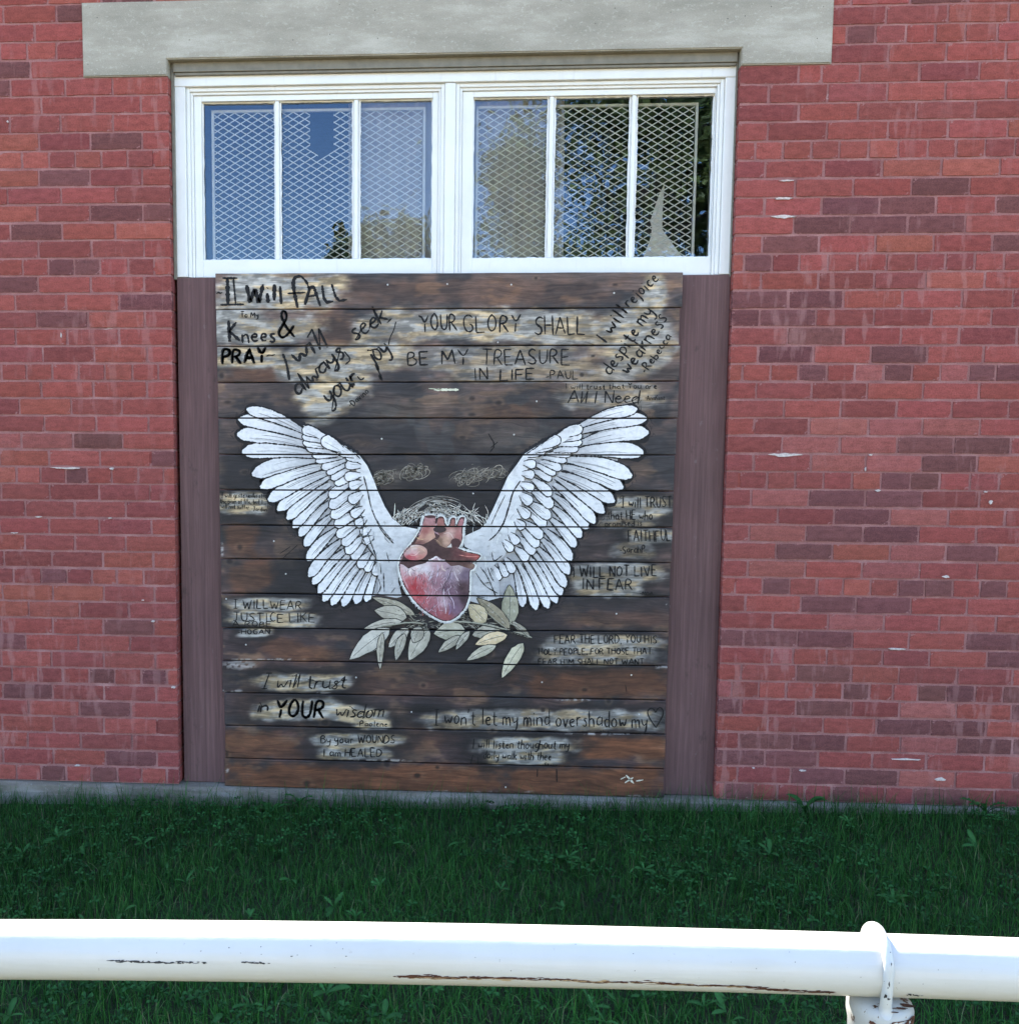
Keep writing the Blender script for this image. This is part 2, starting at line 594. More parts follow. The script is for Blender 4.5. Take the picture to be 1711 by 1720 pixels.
LEFT = {44: ("1", "28,475", "rrd"), 43: ("1", "290", "rr"), 42: ("1", "0,225,475", "rrrr"), 41: ("1", "255", "dr"),
 40: ("1", "88,548,950", "drrr"), 39: ("1", "348,800,1190", "rrrr"), 38: ("1", "80,512,952", "mmrr"), 37: ("1", "325,762,1197", "omdr"),
 36: ("1", "185,413,635,855,1075", "oomorm"), 35: ("1", "325,757,1200", "odmr"), 34: ("1", "62,515,975", "rmrm"),
 33: ("2", "312,757,1205", "omdd"), 32: ("2", "85,525,970", "mdro"), 31: ("2", "325,772,1215", "mmmr"), 30: ("2", "190,405,622,845,1080", "rrddrm"),
 29: ("2", "318,765,1215", "drrm"), 28: ("2", "125,557,1005", "rmrd"), 27: ("2", "310,742,1222", "mdom"), 26: ("2", "130,565,1005", "rrmr"),
 25: ("2", "360,795,1240", "mmrr"), 24: ("2", "10,222,440,665,885,1118", "rrrrmor"), 23: ("2", "347,788,1240", "rrrr"), 22: ("2", "165,600,1028", "momr"),
 21: ("3", "375,812,1252", "mrrr"), 20: ("3", "180,617,1035", "ppdr"), 19: ("3", "412,842,1272", "orrd"), 18: ("3", "138,342,552,735,943,1165", "oomdrrm"),
 17: ("3", "8,418,838,1268", "rmmmm"), 16: ("3", "212,630,1062", "mmmm"), 15: ("3", "415,838,1278", "rrmr"), 14: ("3", "210,632,1060", "rmmo"),
 13: ("3", "30,438,868,1293", "mmmoo"), 12: ("3", "115,350,565,775,985,1212", "mmdmoom"), 11: ("3", "20,445,875,1303", "ooomm"), 10: ("4", "243,670,1088", "oomm"),
 9: ("4", "10,445,870,1298", "rrrdr"), 8: ("4", "215,660,1098", "drrm"), 7: ("4", "10,435,875,1310", "rrmmr"), 6: ("4", "100,318,528,750,968,1193", "mrmrdmd"),
 5: ("4", "20,440,878,1320", "rdmmr"), 4: ("4", "240,670,1105", "rrdr"), 3: ("4", "15,455,878,1328", "rrmrm"), 2: ("4", "235,680,1115", "rrmm"),
 1: ("4", "25,452,890,1325", "mrrdm"), 0: ("4", "140,348,557,772,990,1197", "rrdrdmr")}
RIGHT = {43: ("1", "980,1320,1655", "mmoo"), 42: ("1", "920,1088,1250,1418,1593", "dmrrrr"), 41: ("1", "990,1312,1640", "mrrr"),
 40: ("1", "495,622,832,1163,1495", "mrrmmr"), 39: ("1", "330,655,985,1305,1642", "mmmrrr"), 38: ("1", "495,822,1143,1470", "mrmmm"), 37: ("1", "322,650,988,1320,1652", "rmrrro"),
 36: ("1", "255,408,565,718,880,1045,1208,1365,1525,1692", "rrrmoorrrmm"), 35: ("1", "310,632,955,1285,1608", "mrmoor"), 34: ("1", "475,795,1118,1440", "rrrdr"),
 33: ("1", "305,622,940,1255,1585", "rrddrd"), 32: ("2", "465,780,1098,1417", "rdddr"), 31: ("2", "292,607,920,1240,1565", "rdrord"),
 30: ("2", "348,497,658,820,980,1142,1305,1468,1630", "dmrrrmmmrm"), 29: ("2", "287,603,912,1198,1525", "rrmmor"), 28: ("2", "437,742,1068,1397,1680", "ddrrrm"),
 27: ("2", "280,590,910,1230,1560", "ddmmrm"), 26: ("2", "432,743,1060,1383,1703", "mdrrmm"), 25: ("2", "270,577,893,1205,1517", "rdrdrr"),
 24: ("2", "340,495,650,803,965,1122,1278,1435,1583", "rrdrpdrpdd"), 23: ("2", "260,567,872,1180,1493", "rmmrrr"), 22: ("2", "412,725,1035,1342,1655", "mrmrmm"),
 21: ("3", "248,552,880,1178,1495", "rmpppr"), 20: ("3", "403,722,1040,1352,1668", "mppddm"), 19: ("3", "245,563,865,1175,1480", "mmppdo"),
 18: ("3", "320,475,630,790,948,1113,1275,1440,1603", "mmmmoddrmr"), 17: ("3", "230,550,862,1177,1492", "mpddmr"), 16: ("3", "380,692,1000,1322,1635", "mmdprr"),
 15: ("3", "220,533,850,1158,1475", "mpddrr"), 14: ("3", "370,680,998,1310,1590", "mdopdo"), 13: ("3", "212,530,843,1162,1480", "mprpmr"),
 12: ("3", "295,445,595,740,893,1043,1190,1347,1498,1645", "rdmromddrdr"), 11: ("3", "200,507,812,1115,1425", "mrddrr"), 10: ("3", "350,655,965,1272,1585", "rrprrr"),
 9: ("4", "188,487,790,1103,1417", "dddrrd"), 8: ("4", "345,465,650,957,1217,1535", "rprmmrd"), 7: ("4", "177,482,785,1048,1370,1675", "rmdommr"),
 6: ("4", "273,425,580,738,885,1015,1153,1312,1468,1623", "mrrrdrrddmd"), 5: ("4", "175,480,785,1050,1365,1672", "dmdmprd"), 4: ("4", "325,630,925,1225,1530", "rmrddr"),
 3: ("4", "165,460,755,1055,1370,1675", "mddrpdd"), 2: ("4", "310,600,902,1200,1520", "ddrmrr"), 1: ("4", "155,450,748,1045,1362,1677", "rmddprd"),
 0: ("4", "237,378,527,678,825,972,1125,1427,1575", "dmmmdmmdmm")}
BCOL = {"r": (0.285, 0.075, 0.064), "o": (0.305, 0.088, 0.067), "m": (0.238, 0.066, 0.060), "d": (0.168, 0.064, 0.062), "p": (0.305, 0.096, 0.085)}
YB = 0.0                      # face of the bricks
WALL_X0, WALL_X1, WALL_TOP = -4.6, 4.6, 47
bv, bf, bc = [], [], []


def add_brick(x0, x1, z0, z1, y0, col, depth=0.02, jit=0.0011):
    """one brick face: a grid with ragged arrises, chamfered back into the joint"""
    nx = max(3, int(round((x1 - x0) / 0.022)))
    nz = 4
    b = len(bv)
    tilt = random.uniform(-0.0012, 0.0012)
    push = random.uniform(-0.0012, 0.0012)
    sx, sz = random.uniform(-0.001, 0.001), random.uniform(-0.0016, 0.0016)
    for j in range(nz + 1):
        for i in range(nx + 1):
            x = x0 + (x1 - x0) * i / nx
            z = z0 + (z1 - z0) * j / nz
            edge = i in (0, nx) or j in (0, nz)
            corner = i in (0, nx) and j in (0, nz)
            y = y0 + push + tilt * (j / nz - 0.5)
            if edge:
                y += 0.0016
                x += random.uniform(-jit, jit) + (0.0006 if corner and i == 0 else -0.0006 if corner else 0)
                z += random.uniform(-jit, jit) + sz * (i / nx - 0.5) + (0.0005 if corner and j == 0 else -0.0005 if corner else 0)
            bv.append((x, y, z)); bc.append((*col, 1.0 if edge else 0.0))
    for j in range(nz):
        for i in range(nx):
            a = b + j * (nx + 1) + i
            bf.append((a, a + 1, a + nx + 2, a + nx + 1))
    ring = [(i, 0) for i in range(nx)] + [(nx, j) for j in range(nz)] + [(i, nz) for i in range(nx, 0, -1)] + [(0, j) for j in range(nz, 0, -1)]
    ids = [b + j * (nx + 1) + i for i, j in ring]
    s = len(bv)
    cx, cz = (x0 + x1) / 2, (z0 + z1) / 2
    for k in ids:
        x, y, z = bv[k]
        bv.append((x + (0.0016 if x > cx else -0.0016), y0 + depth, z + (0.0016 if z > cz else -0.0016))); bc.append((*col, 1.0))
    n = len(ids)
    for k in range(n):
        bf.append((ids[(k + 1) % n], ids[k], s + k, s + (k + 1) % n))


def pick_col(c):
    base = np.array(BCOL[c])
    return tuple(np.clip(base * random.uniform(0.88, 1.13) * np.array([1, random.uniform(0.96, 1.04), random.uniform(0.95, 1.05)]), 0.01, 0.8))


def fill_course(ci, x0, x1, joints=None, cols=None):
    z0, z1 = ci * COURSE + JOINT / 2, (ci + 1) * COURSE - JOINT / 2
    z0 += random.uniform(-0.0012, 0.0012); z1 += random.uniform(-0.0012, 0.0012)
    hd = ci % 6 == 0
    p = PITCH / 2 if hd else PITCH
    js = sorted(joints) if joints else []
    if not js:
        off = random.uniform(0, 0.02) + (0.05 if hd else PITCH / 2 * (ci % 2))
        js = [math.floor(x0 / PITCH) * PITCH + off]
    lo, hi = js[0], js[-1]
    left, right = [], []
    while lo - p > x0 + 0.03:
        lo -= p * random.uniform(0.985, 1.015); left.append(lo)
    while hi + p < x1 - 0.03:
        hi += p * random.uniform(0.985, 1.015); right.append(hi)
    edges = [x0] + left[::-1] + js + right + [x1]
    first = len(left)          # index of the brick to the left of the first measured joint
    for k in range(len(edges) - 1):
        a, b = edges[k], edges[k + 1]
        if b - a < 0.012: continue
        ja = 0 if k == 0 and a in (XR, LX1) else JOINT / 2 * random.uniform(0.75, 1.25)
        jb = 0 if k == len(edges) - 2 and b in (XL, LX0) else JOINT / 2 * random.uniform(0.75, 1.25)
        q = k - first
        c = cols[q] if cols and 0 <= q < len(cols) else random.choices("romdp", (50, 9, 22, 16, 3))[0]
        add_brick(a + ja, b - jb, z0, z1, YB, pick_col(c))


for ci in range(WALL_TOP):
    zc = (ci + 0.5) * COURSE
    if ci < 41: xa, xb = XL, XR
    elif ci < 45: xa, xb = LX0, LX1
    else: xa = xb = None
    if xa is None:
        fill_course(ci, WALL_X0, WALL_X1)
        continue
    for side, tab in (("L", LEFT), ("R", RIGHT)):
        js = cols = None
        if ci in tab:
            ch, jt, cols = tab[ci]
            k = int(ch) - 1
            jp = np.array([float(q) for q in jt.split(",")])
            if side == "L": px, py0 = jp / 5.0324, 340 * k
            else: px, py0 = jp / 3.2904 + 1191, 350 * k
            py = np.full(len(px), 0.0)
            # row of the photo on which this course lies, at each joint
            for _ in range(6):
                X, Z = W(px, py)
                py = py + (Z - zc) * 440.0
            js = [float(q) for q in W(px, py)[0]]
        if side == "L": fill_course(ci, WALL_X0, xa, js, cols)
        else: fill_course(ci, xb, WALL_X1, js, cols)
nb = len(bf)
# mortar bed behind the faces, with its own return into the opening
mv = []
def mortar_rect(x0, x1, z0, z1, y):
    nxx, nzz = max(1, int((x1 - x0) / 0.05)), max(1, int((z1 - z0) / 0.05))
    b = len(bv)
    for j in range(nzz + 1):
        for i in range(nxx + 1):
            bv.append((x0 + (x1 - x0) * i / nxx, y + random.uniform(-0.0008, 0.0008), z0 + (z1 - z0) * j / nzz)); bc.append((0.3, 0.2, 0.2, 0.0))
    for j in range(nzz):
        for i in range(nxx):
            a = b + j * (nxx + 1) + i
            bf.append((a, a + 1, a + nxx + 2, a + nxx + 1))
YM = 0.0042
mortar_rect(WALL_X0, XL - 0.0015, 0.0, Z_OPEN, YM)
mortar_rect(XR + 0.0015, WALL_X1, 0.0, Z_OPEN, YM)
mortar_rect(WALL_X0, LX0, Z_OPEN, LZ1, YM)
mortar_rect(LX1, WALL_X1, Z_OPEN, LZ1, YM)
mortar_rect(WALL_X0, WALL_X1, LZ1, WALL_TOP * COURSE, YM)
mi = [0] * nb + [1] * (len(bf) - nb)
face_wall = link("wall", mesh_np("wall", np.array(bv), bf, np.array(bc), False, mi), [M_BRICK, M_MORTAR], building)
# brick returns of the jambs: stretchers seen end-on, inside the opening
bv, bf, bc = [], [], []
for sgn, xj in ((-1, XL), (1, XR)):
    mb = MB()
    cl = []
    for ci in range(41):
        z0, z1 = ci * COURSE + JOINT / 2, (ci + 1) * COURSE - JOINT / 2
        y0, y1 = YB + 0.0035, 0.088
        n0 = len(mb.v)
        xa, xb = (xj - 0.10, xj - 0.0004) if sgn < 0 else (xj + 0.0004, xj + 0.10)
        mb.box(xa, xb, y0 + 0.0012, y1, z0, z1, 0.0018)
        cl += [(*pick_col(random.choice("rrm")), 0.0)] * (len(mb.v) - n0)
    n0 = len(mb.v)
    xa, xb = (xj - 0.11, xj - 0.0035) if sgn < 0 else (xj + 0.0035, xj + 0.11)
    mb.box(xa, xb, YM + 0.0035, 0.30, 0.0, Z_OPEN - 0.001, 0, 1)
    cl += [(0.3, 0.2, 0.2, 0.0)] * (len(mb.v) - n0)
    mb.build("jamb", [M_BRICK, M_MORTAR], building, False, np.array(cl))
# body of the building behind the face
mb = MB()
ZT = WALL_TOP * COURSE
mb.box(WALL_X0, XL - 0.115, 0.03, 0.30, -0.3, Z_OPEN - 0.002)
mb.box(XR + 0.115, WALL_X1, 0.03, 0.30, -0.3, Z_OPEN - 0.002)
mb.box(WALL_X0, LX0 - 0.004, 0.03, 0.30, Z_OPEN, LZ1)
mb.box(LX1 + 0.004, WALL_X1, 0.03, 0.30, Z_OPEN, LZ1)
mb.box(WALL_X0, WALL_X1, 0.03, 0.30, LZ1 + 0.002, ZT)
for a, b in ((-14.0, WALL_X0), (WALL_X1, 14.0)):
    mb.box(a, b, 0.006, 0.30, -0.3, ZT)
mb.build("backing_wall", mat_plain("plain_brick_red", (0.20, 0.075, 0.07), 0.85, 0, 0.25, 14), building)
mb = MB()
mb.box(-14, 14, -0.012, 9.0, ZT + 0.002, ZT + 0.06, 0.01)
mb.build("roof", mat_plain("roof_edge_metal", (0.16, 0.15, 0.14), 0.5), building)

# lintel: a concrete beam whose two ends drop lower than the part over the window
ZL_IN = float(np.mean(W([278.6, 1247.2], [98.9, 82.1])[1]))
bm = bmesh.new()
prof = [(LX0, Z_OPEN), (XL - 0.001, Z_OPEN), (XL - 0.001, ZL_IN), (XR + 0.001, ZL_IN), (XR + 0.001, Z_OPEN), (LX1, Z_OPEN), (LX1, LZ1 + 0.03), (LX0, LZ1)]
prof[6] = (LX1, LZ1)
vs_ = [bm.verts.new((x, -0.006, z)) for x, z in prof]
fc = bm.faces.new(vs_)
r = bmesh.ops.extrude_face_region(bm, geom=[fc])
for g in r["geom"]:
    if isinstance(g, bmesh.types.BMVert): g.co.y = 0.30
bmesh.ops.recalc_face_normals(bm, faces=bm.faces[:])
bmesh.ops.bevel(bm, geom=[e for e in bm.edges if max(v.co.y for v in e.verts) < 0.0], offset=0.004, segments=2, affect='EDGES')
mb = MB(); mb.add_bm(bm)
mb.build("lintel", M_LINTEL, building)

# pale mortar and paint remnants stuck to the bricks
M_FLECK = mat_plain("lime_remnant", (0.54, 0.46, 0.43), 0.9, 0, 0.3, 200)
for px_, py_, w_, h_ in ((1314, 333.5, 16, 1.8), (1317, 364, 20, 2.6), (1320, 303, 12, 1.4), (1318, 764, 26, 2.6), (1663, 843.5, 3.2, 3.2), (1588, 968.5, 6, 2.2), (1474, 824, 4, 1.6), (1504, 1090, 14, 1.6), (1347, 1294, 6, 1.6), (1522, 1275.5, 30, 1.6), (1578, 1309, 9, 3),
                         (130, 1286, 5, 1.3), (113, 786, 32, 1.5), (188, 787, 4, 2), (65, 868, 7, 1), (185, 870, 4, 1), (257, 1043.5, 3.5, 1.6), (291, 1154.5, 4, 1.8), (24, 895, 8, 1), (103, 563, 1.2, 4), (13, 204, 1.6, 1.6), (240, 1008, 3, 1), (1462, 764, 3, 1.6), (1453, 788, 1.2, 3), (1655, 826, 3, 1), (1265, 1290, 2, 1.2)):
    X, Z = W(px_, py_)
    m_ = MB()
    k_ = 16
    sc_ = 0.00228
    m_.poly([(float(X) + math.cos(q * 2 * math.pi / k_) * w_ * sc_ * random.uniform(0.6, 1.15), YB - 0.0032, float(Z) + math.sin(q * 2 * math.pi / k_) * h_ * sc_ * random.uniform(0.5, 1.4)) for q in range(k_)])
    m_.v += [(x, 0.004, z) for x, y, z in m_.v[:k_]]
    for q in range(k_):
        m_.f.append((q, k_ + q, k_ + (q + 1) % k_, (q + 1) % k_)); m_.m.append(0)
    m_.build("mortar_fleck", M_FLECK, building)

# foundation ledge under the bricks
bm = bmesh.new()
NXF = 240
rows = [(0.30, -0.0012), (0.02, -0.0012), (-0.012, -0.004), (-0.026, -0.012), (-0.032, -0.035), (-0.036, -0.30)]
grid = []
for i in range(NXF + 1):
    x = -9.0 + 18.0 * i / NXF
    ln = []
    for k, (y, z) in enumerate(rows):
        j = 0.0 if k < 2 else 1.0
        ln.append(bm.verts.new((x, y + j * random.uniform(-0.004, 0.004), z + (j if k > 2 else 0) * random.uniform(-0.004, 0.003))))
    grid.append(ln)
for i in range(NXF):
    for k in range(len(rows) - 1):
        bm.faces.new((grid[i][k], grid[i + 1][k], grid[i + 1][k + 1], grid[i][k + 1]))
bmesh.ops.recalc_face_normals(bm, faces=bm.faces[:])
mb = MB(); mb.add_bm(bm)
mb.build("foundation", M_FOUND, building)

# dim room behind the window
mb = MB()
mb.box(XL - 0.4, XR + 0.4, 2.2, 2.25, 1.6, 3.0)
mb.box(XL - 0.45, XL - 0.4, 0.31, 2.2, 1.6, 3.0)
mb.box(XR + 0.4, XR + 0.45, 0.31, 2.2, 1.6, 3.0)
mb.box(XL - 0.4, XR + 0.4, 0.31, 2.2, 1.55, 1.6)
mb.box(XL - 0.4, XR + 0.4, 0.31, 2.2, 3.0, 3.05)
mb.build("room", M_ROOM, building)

# ------------------------------------------------------------------ window
YF = 0.046                       # face of the outer casing
fx0 = float(np.mean(W([290.4, 295.9], [123.5, 464.5], YF)[0])); fx1 = float(np.mean(W([1241.2, 1227.6], [107.8, 461.3], YF)[0]))
fz1 = float(np.mean(W([290.4, 1241.2], [123.5, 107.8], YF)[1])); fz0 = float(np.mean(W([295.9, 1227.6], [464.5, 461.3], YF)[1]))
# a window is a part of the building; frame, sashes, panes and screens are its sub-parts
def px_x(p, y, Y): return float(W(p, y, Y)[0])
def px_z(p, y, Y): return float(W(p, y, Y)[1])
mxl, mxr = px_x(746, 300, YF), px_x(764, 300, YF)
mb = MB()
CW = 0.046
BEV = 0.003
mb.box(fx0, fx0 + CW, YF, 0.16, fz0, fz1 - CW, BEV)
mb.box(fx1 - CW, fx1, YF, 0.16, fz0, fz1 - CW, BEV)
mb.box(fx0 - 0.001, fx1 + 0.001, YF - 0.002, 0.16, fz1 - CW, fz1, BEV)
mb.box(mxl, mxr, YF + 0.004, 0.16, fz0 + 0.002, fz1 - CW - 0.001, BEV)
# stepped mouldings round each light
def ring(m, x0, x1, z0, z1, w, ya, yb, bottom=True, bev=0.002):
    m.box(x0, x0 + w, ya, yb, z0, z1, bev)
    m.box(x1 - w, x1, ya, yb, z0, z1, bev)
    m.box(x0 + w, x1 - w, ya + 0.0006, yb, z1 - w, z1, bev)
    if bottom: m.box(x0 + w, x1 - w, ya + 0.0006, yb, z0, z0 + w, bev)
lights = ((fx0 + CW, mxl), (mxr, fx1 - CW))
for a, b in lights:
    ring(mb, a + 0.0005, b - 0.0005, fz0 + 0.001, fz1 - CW - 0.001, 0.014, YF + 0.011, 0.16, False)
    ring(mb, a + 0.0145, b - 0.0145, fz0 + 0.001, fz1 - CW - 0.015, 0.010, YF + 0.019, 0.16, False)
window = mb.build("window", M_WHITE, building)
tag(window, "white painted two-light window with wire screens behind the glass")
YS = YF + 0.027                  # face of the sashes
YG = YS + 0.022                  # glass
panes_px = [[(339.6, 461), (470, 592), (603, 726)], [(793.6, 919), (930, 1056.5), (1067.6, 1196.7)]]
tops = [px_z(530, 165.5, YS), px_z(990, 161.0, YS)]
bots = [px_z(530, 434.5, YS), px_z(990, 432.5, YS)]
gz1, gz0 = float(np.mean(tops)), float(np.mean(bots))
YSCR = 0.132
sash_rects, glass_rects = [], []
for k, (a, b) in enumerate(lights):
    a, b = a + 0.025, b - 0.025
    z0, z1 = fz0 + 0.003, fz1 - CW - 0.026
    gx = [(px_x(p, 300, YS), px_x(q, 300, YS)) for p, q in panes_px[k]]
    m = MB()
    m.box(a, gx[0][0], YS, YS + 0.045, z0, z1, 0.002)
    m.box(gx[2][1], b, YS, YS + 0.045, z0, z1, 0.002)
    m.box(gx[0][0], gx[2][1], YS + 0.0005, YS + 0.045, gz1, z1, 0.002)
    m.box(gx[0][0], gx[2][1], YS + 0.0005, YS + 0.045, z0, gz0, 0.002)
    m.build("sash", M_WHITE, window)
    for q in (0, 1):
        m = MB()
        xa, xb = gx[q][1], gx[q + 1][0]
        xm = (xa + xb) / 2
        m.box(xm - 0.008, xm + 0.008, YS + 0.004, YS + 0.040, gz0 + 0.0005, gz1 - 0.0005, 0.003)
        m.box(xa, xb, YG - 0.006, YG + 0.012, gz0 + 0.0005, gz1 - 0.0005, 0.002)
        m.build("glazing_bar", M_WHITE, window)
    for q in range(3):
        # ragged line of old putty round each pane, then the pane
        m = MB()
        x0, x1 = gx[q]
        for (sx, sz, ex, ez) in ((x0, gz0, x1, gz0), (x0, gz1, x1, gz1), (x0, gz0, x0, gz1), (x1, gz0, x1, gz1)):
            n = 26
            pts = []
            for i in range(n + 1):
                t_ = i / n
                pts.append((sx + (ex - sx) * t_, YG - 0.004, sz + (ez - sz) * t_))
            m.tube(pts, [random.uniform(0.0030, 0.0062) for _ in pts], 6)
        m.build("putty", M_WHITE, window)
        m = MB()
        m.box(x0 - 0.003, x1 + 0.003, YG, YG + 0.003, gz0 - 0.003, gz1 + 0.003)
        p_ = m.build("pane", M_GLASS, window)
        tl = Matrix.Rotation(math.radians((0.12, -0.35, 0.5, -0.15, 0.3, -0.45)[k * 3 + q]), 4, 'Z')
        cc = Matrix.Translation(((x0 + x1) / 2, YG, gz0))
        p_.data.transform(cc @ tl @ cc.inverted())
    # expanded steel screen
    sx0, sx1 = a + 0.052, b - 0.052
    szz0, szz1 = gz0 - 0.02, gz1 - 0.012
    m = MB()
    for (u0, u1, w0, w1) in ((sx0, sx0 + 0.010, szz0, szz1), (sx1 - 0.010, sx1, szz0, szz1)):
        m.box(u0, u1, YSCR, YSCR + 0.012, w0, w1, 0.001)
    for (w0, w1) in ((szz0, szz0 + 0.010), (szz1 - 0.010, szz1)):
        m.box(sx0 + 0.0102, sx1 - 0.0102, YSCR, YSCR + 0.012, w0, w1, 0.001)
    DX, DZ = 0.0462, 0.0272
    hole = None
    if k == 0:
        hx, hz = W([521, 557, 560, 540, 521], [178, 178, 250, 266, 252], YSCR)
        hole = (min(hx), max(hx), float(hz[2]), float(hz[3]), float(hz[0]))
    def inside_hole(x, z):
        if hole is None: return False
        h0, h1, zs, zt, ztop = hole
        if not (h0 < x < h1 and z < ztop): return False
        c = abs(x - (h0 + h1) / 2) / ((h1 - h0) / 2)
        return z > zt + (zs - zt) * c
    H = 0.0021
    for fam in (1, -1):
        sl = DZ / DX * fam
        lo = szz0 - (sx1 - sx0) * abs(sl)
        nl = int((szz1 - lo + (sx1 - sx0) * abs(sl)) / DZ) + 1
        for i in range(nl + 1):
            zb = lo + i * DZ
            run = None
            N = 160
            for s_ in range(N + 1):
                x = sx0 + 0.008 + (sx1 - sx0 - 0.016) * s_ / N
                z = zb + sl * (x - sx0)
                ok = szz0 + 0.006 < z < szz1 - 0.006 and not inside_hole(x, z)
                if ok and run is None: run = (x, z)
                if run is not None and (not ok or s_ == N):
                    x2, z2 = px_, pz_
                    if x2 - run[0] > 0.004:
                        ya = YSCR + (0.002 if fam > 0 else 0.0045)
                        b_ = len(m.v)
                        for (xx, zz) in (run, (x2, z2)):
                            m.v += [(xx, ya, zz - H), (xx, ya, zz + H), (xx, ya + 0.0023, zz + H), (xx, ya + 0.0023, zz - H)]
                        for q4 in range(4):
                            m.f.append((b_ + q4, b_ + (q4 + 1) % 4, b_ + 4 + (q4 + 1) % 4, b_ + 4 + q4)); m.m.append(0)
                    run = None
                px_, pz_ = x, z
    m.build("wire_screen", M_MESH, window)
# taupe head trim and dark fill in the gap between lintel and casing
mb = MB()
mb.box(XL + 0.012, XR - 0.006, 0.024, 0.29, ZL_IN - 0.036, ZL_IN - 0.001, 0.002)
mb.box(XL + 0.016, XR - 0.008, 0.030, 0.29, ZL_IN - 0.046, ZL_IN - 0.0365, 0.002)
mb.box(XL + 0.0005, XL + 0.0115, 0.034, 0.29, 2.0, ZL_IN - 0.001, 0.001)
mb.box(XR - 0.0055, XR - 0.0005, 0.034, 0.29, 2.0, ZL_IN - 0.001, 0.001)
mb.build("head_trim", M_TAUPE, building)
mb = MB()
mb.box(XL + 0.012, XR - 0.006, 0.066, 0.29, fz1 + 0.001, ZL_IN - 0.047)
mb.box(XL + 0.012, fx0 - 0.001, 0.062, 0.29, 0.004, fz1)
mb.box(fx1 + 0.001, XR - 0.006, 0.062, 0.29, 0.004, fz1)
mb.build("gap_fill", M_DARK, building)

# brown boards either side of the painted panel
YBD = 0.038
blx0 = float(np.mean(W([297.5, 309], [466, 1315], YBD)[0])); brx1 = float(np.mean(W([1229, 1195], [463, 1338], YBD)[0]))
for a, b, nm in ((blx0, blx0 + 0.30, "brown painted board left of the mural"), (brx1 - 0.30, brx1, "brown painted board right of the mural")):
    m = MB()
    m.box(a, b, YBD, YBD + 0.018, 0.0005, fz0 - 0.003, 0.002)
    o = m.build("trim_board", M_BROWN, building)
mb = MB()
mb.box(XL + 0.02, XR - 0.02, YBD + 0.03, 0.29, 0.0005, fz0 - 0.004)
mb.build("blocking", M_DARK, building)

# ------------------------------------------------------------------ painted panel
YP = 0.0
mural = empty("painted_panel", (0, 0, 0.0), "dark plank panel painted with white wings round a red heart and black handwriting", "mural")
GAPL = [519.8, 581.6, 642.5, 702.2, 763.1, 822.7, 881.7, 938.6, 996.6, 1054.8, 1109.3, 1163.5, 1218.5, 1273.4]
GAPR = [516.7, 579.5, 640.4, 702.5, 764.3, 825, 886, 945.5, 1003.2, 1061.4, 1118.9, 1176.4, 1233.9, 1292]
PXL = [362, 363.5, 365, 366, 367, 368, 369, 370, 371, 371.5, 374, 373.3, 377, 378.2, 377]
PXR = [1146, 1140.5, 1141, 1139, 1135.7, 1132, 1130, 1128, 1125, 1123.5, 1121.8, 1120, 1117.3, 1116.8, 1114.8]
zl = [float(W(366, 459.5, YP)[1])] + [px_z(PXL[i], g, YP) for i, g in enumerate(GAPL)] + [0.0]
zr = [float(W(1146, 457, YP)[1])] + [px_z(PXR[i], g, YP) for i, g in enumerate(GAPR)] + [0.0]
SEAM = [((a + b) / 2, (b - a)) for a, b in zip(zl, zr)]          # height and tilt of every seam
PX0, PX1 = px_x(370, 900, YP), px_x(1130, 900, YP)


def seam_z(i, x):
    zc, d = SEAM[i]
    return zc + d * ((x - PX0) / (PX1 - PX0) - 0.5)


def blob(px, py, cx, cy, a, b, ang=0.0, soft=0.30, wob=0.35, seed=1, p=4):
    c, s = math.cos(math.radians(ang)), math.sin(math.radians(ang))
    u = (px - cx) * c + (py - cy) * s
    w = -(px - cx) * s + (py - cy) * c
    d = (np.abs(u / a) ** p + np.abs(w / b) ** p) ** (1 / p)
    n_ = vnoise(px / 26.0 + seed * 7.3, py / 15.0 + seed * 3.1, 50 + seed, 4) - 0.5
    return 1 - sstep(1 - soft, 1 + soft, d + n_ * wob * 2)


# sanded pale patches under the writing: cx, cy, half width, half height, angle, pale tone
PALE = [(470, 490, 112, 30, 0, .9), (372, 545, 80, 30, 0, .85), (470, 556, 70, 20, -10, .75), (640, 545, 52, 22, -20, .7), (410, 600, 60, 17, 0, .8), (520, 610, 60, 28, -8, .75),
        (560, 655, 62, 38, -35, .95), (620, 600, 75, 26, -10, .75), (845, 546, 175, 27, 0, .85), (960, 560, 60, 20, 0, .7), (820, 602, 155, 20, 0, .55), (900, 627, 150, 17, 0, .5),
        (1080, 530, 58, 20, -52, .9), (1062, 560, 62, 42, -45, .75), (1100, 590, 45, 30, -50, .6), (1098, 484, 20, 22, 0, .85), (1065, 605, 55, 30, -30, .55), (1030, 665, 88, 24, 0, .62),
        (408, 845, 44, 18, 3, .85), (1075, 852, 58, 18, 0, .6), (1055, 877, 52, 10, 0, .4), (1092, 901, 40, 13, 0, .55), (1065, 925, 38, 14, 0, .35), (1035, 962, 75, 16, 0, .6), (1020, 987, 60, 16, 0, .62),
        (450, 1015, 66, 11, 0, .75), (460, 1040, 76, 12, 2, .95), (429, 1062, 28, 9, 0, .75), (512, 1147, 78, 15, 0, .7), (502, 1192, 72, 17, -3, .75), (600, 1202, 48, 15, 8, .65), (625, 1217, 32, 9, 0, .6),
        (600, 1243, 72, 11, 0, .62), (594, 1264, 58, 13, 0, .68), (918, 1210, 196, 17, 0, .58), (882, 1252, 86, 13, 0, .75), (880, 1274, 66, 11, 0, .68), (1010, 1078, 96, 12, 0, .58), (1000, 1100, 96, 18, 0, .55)]
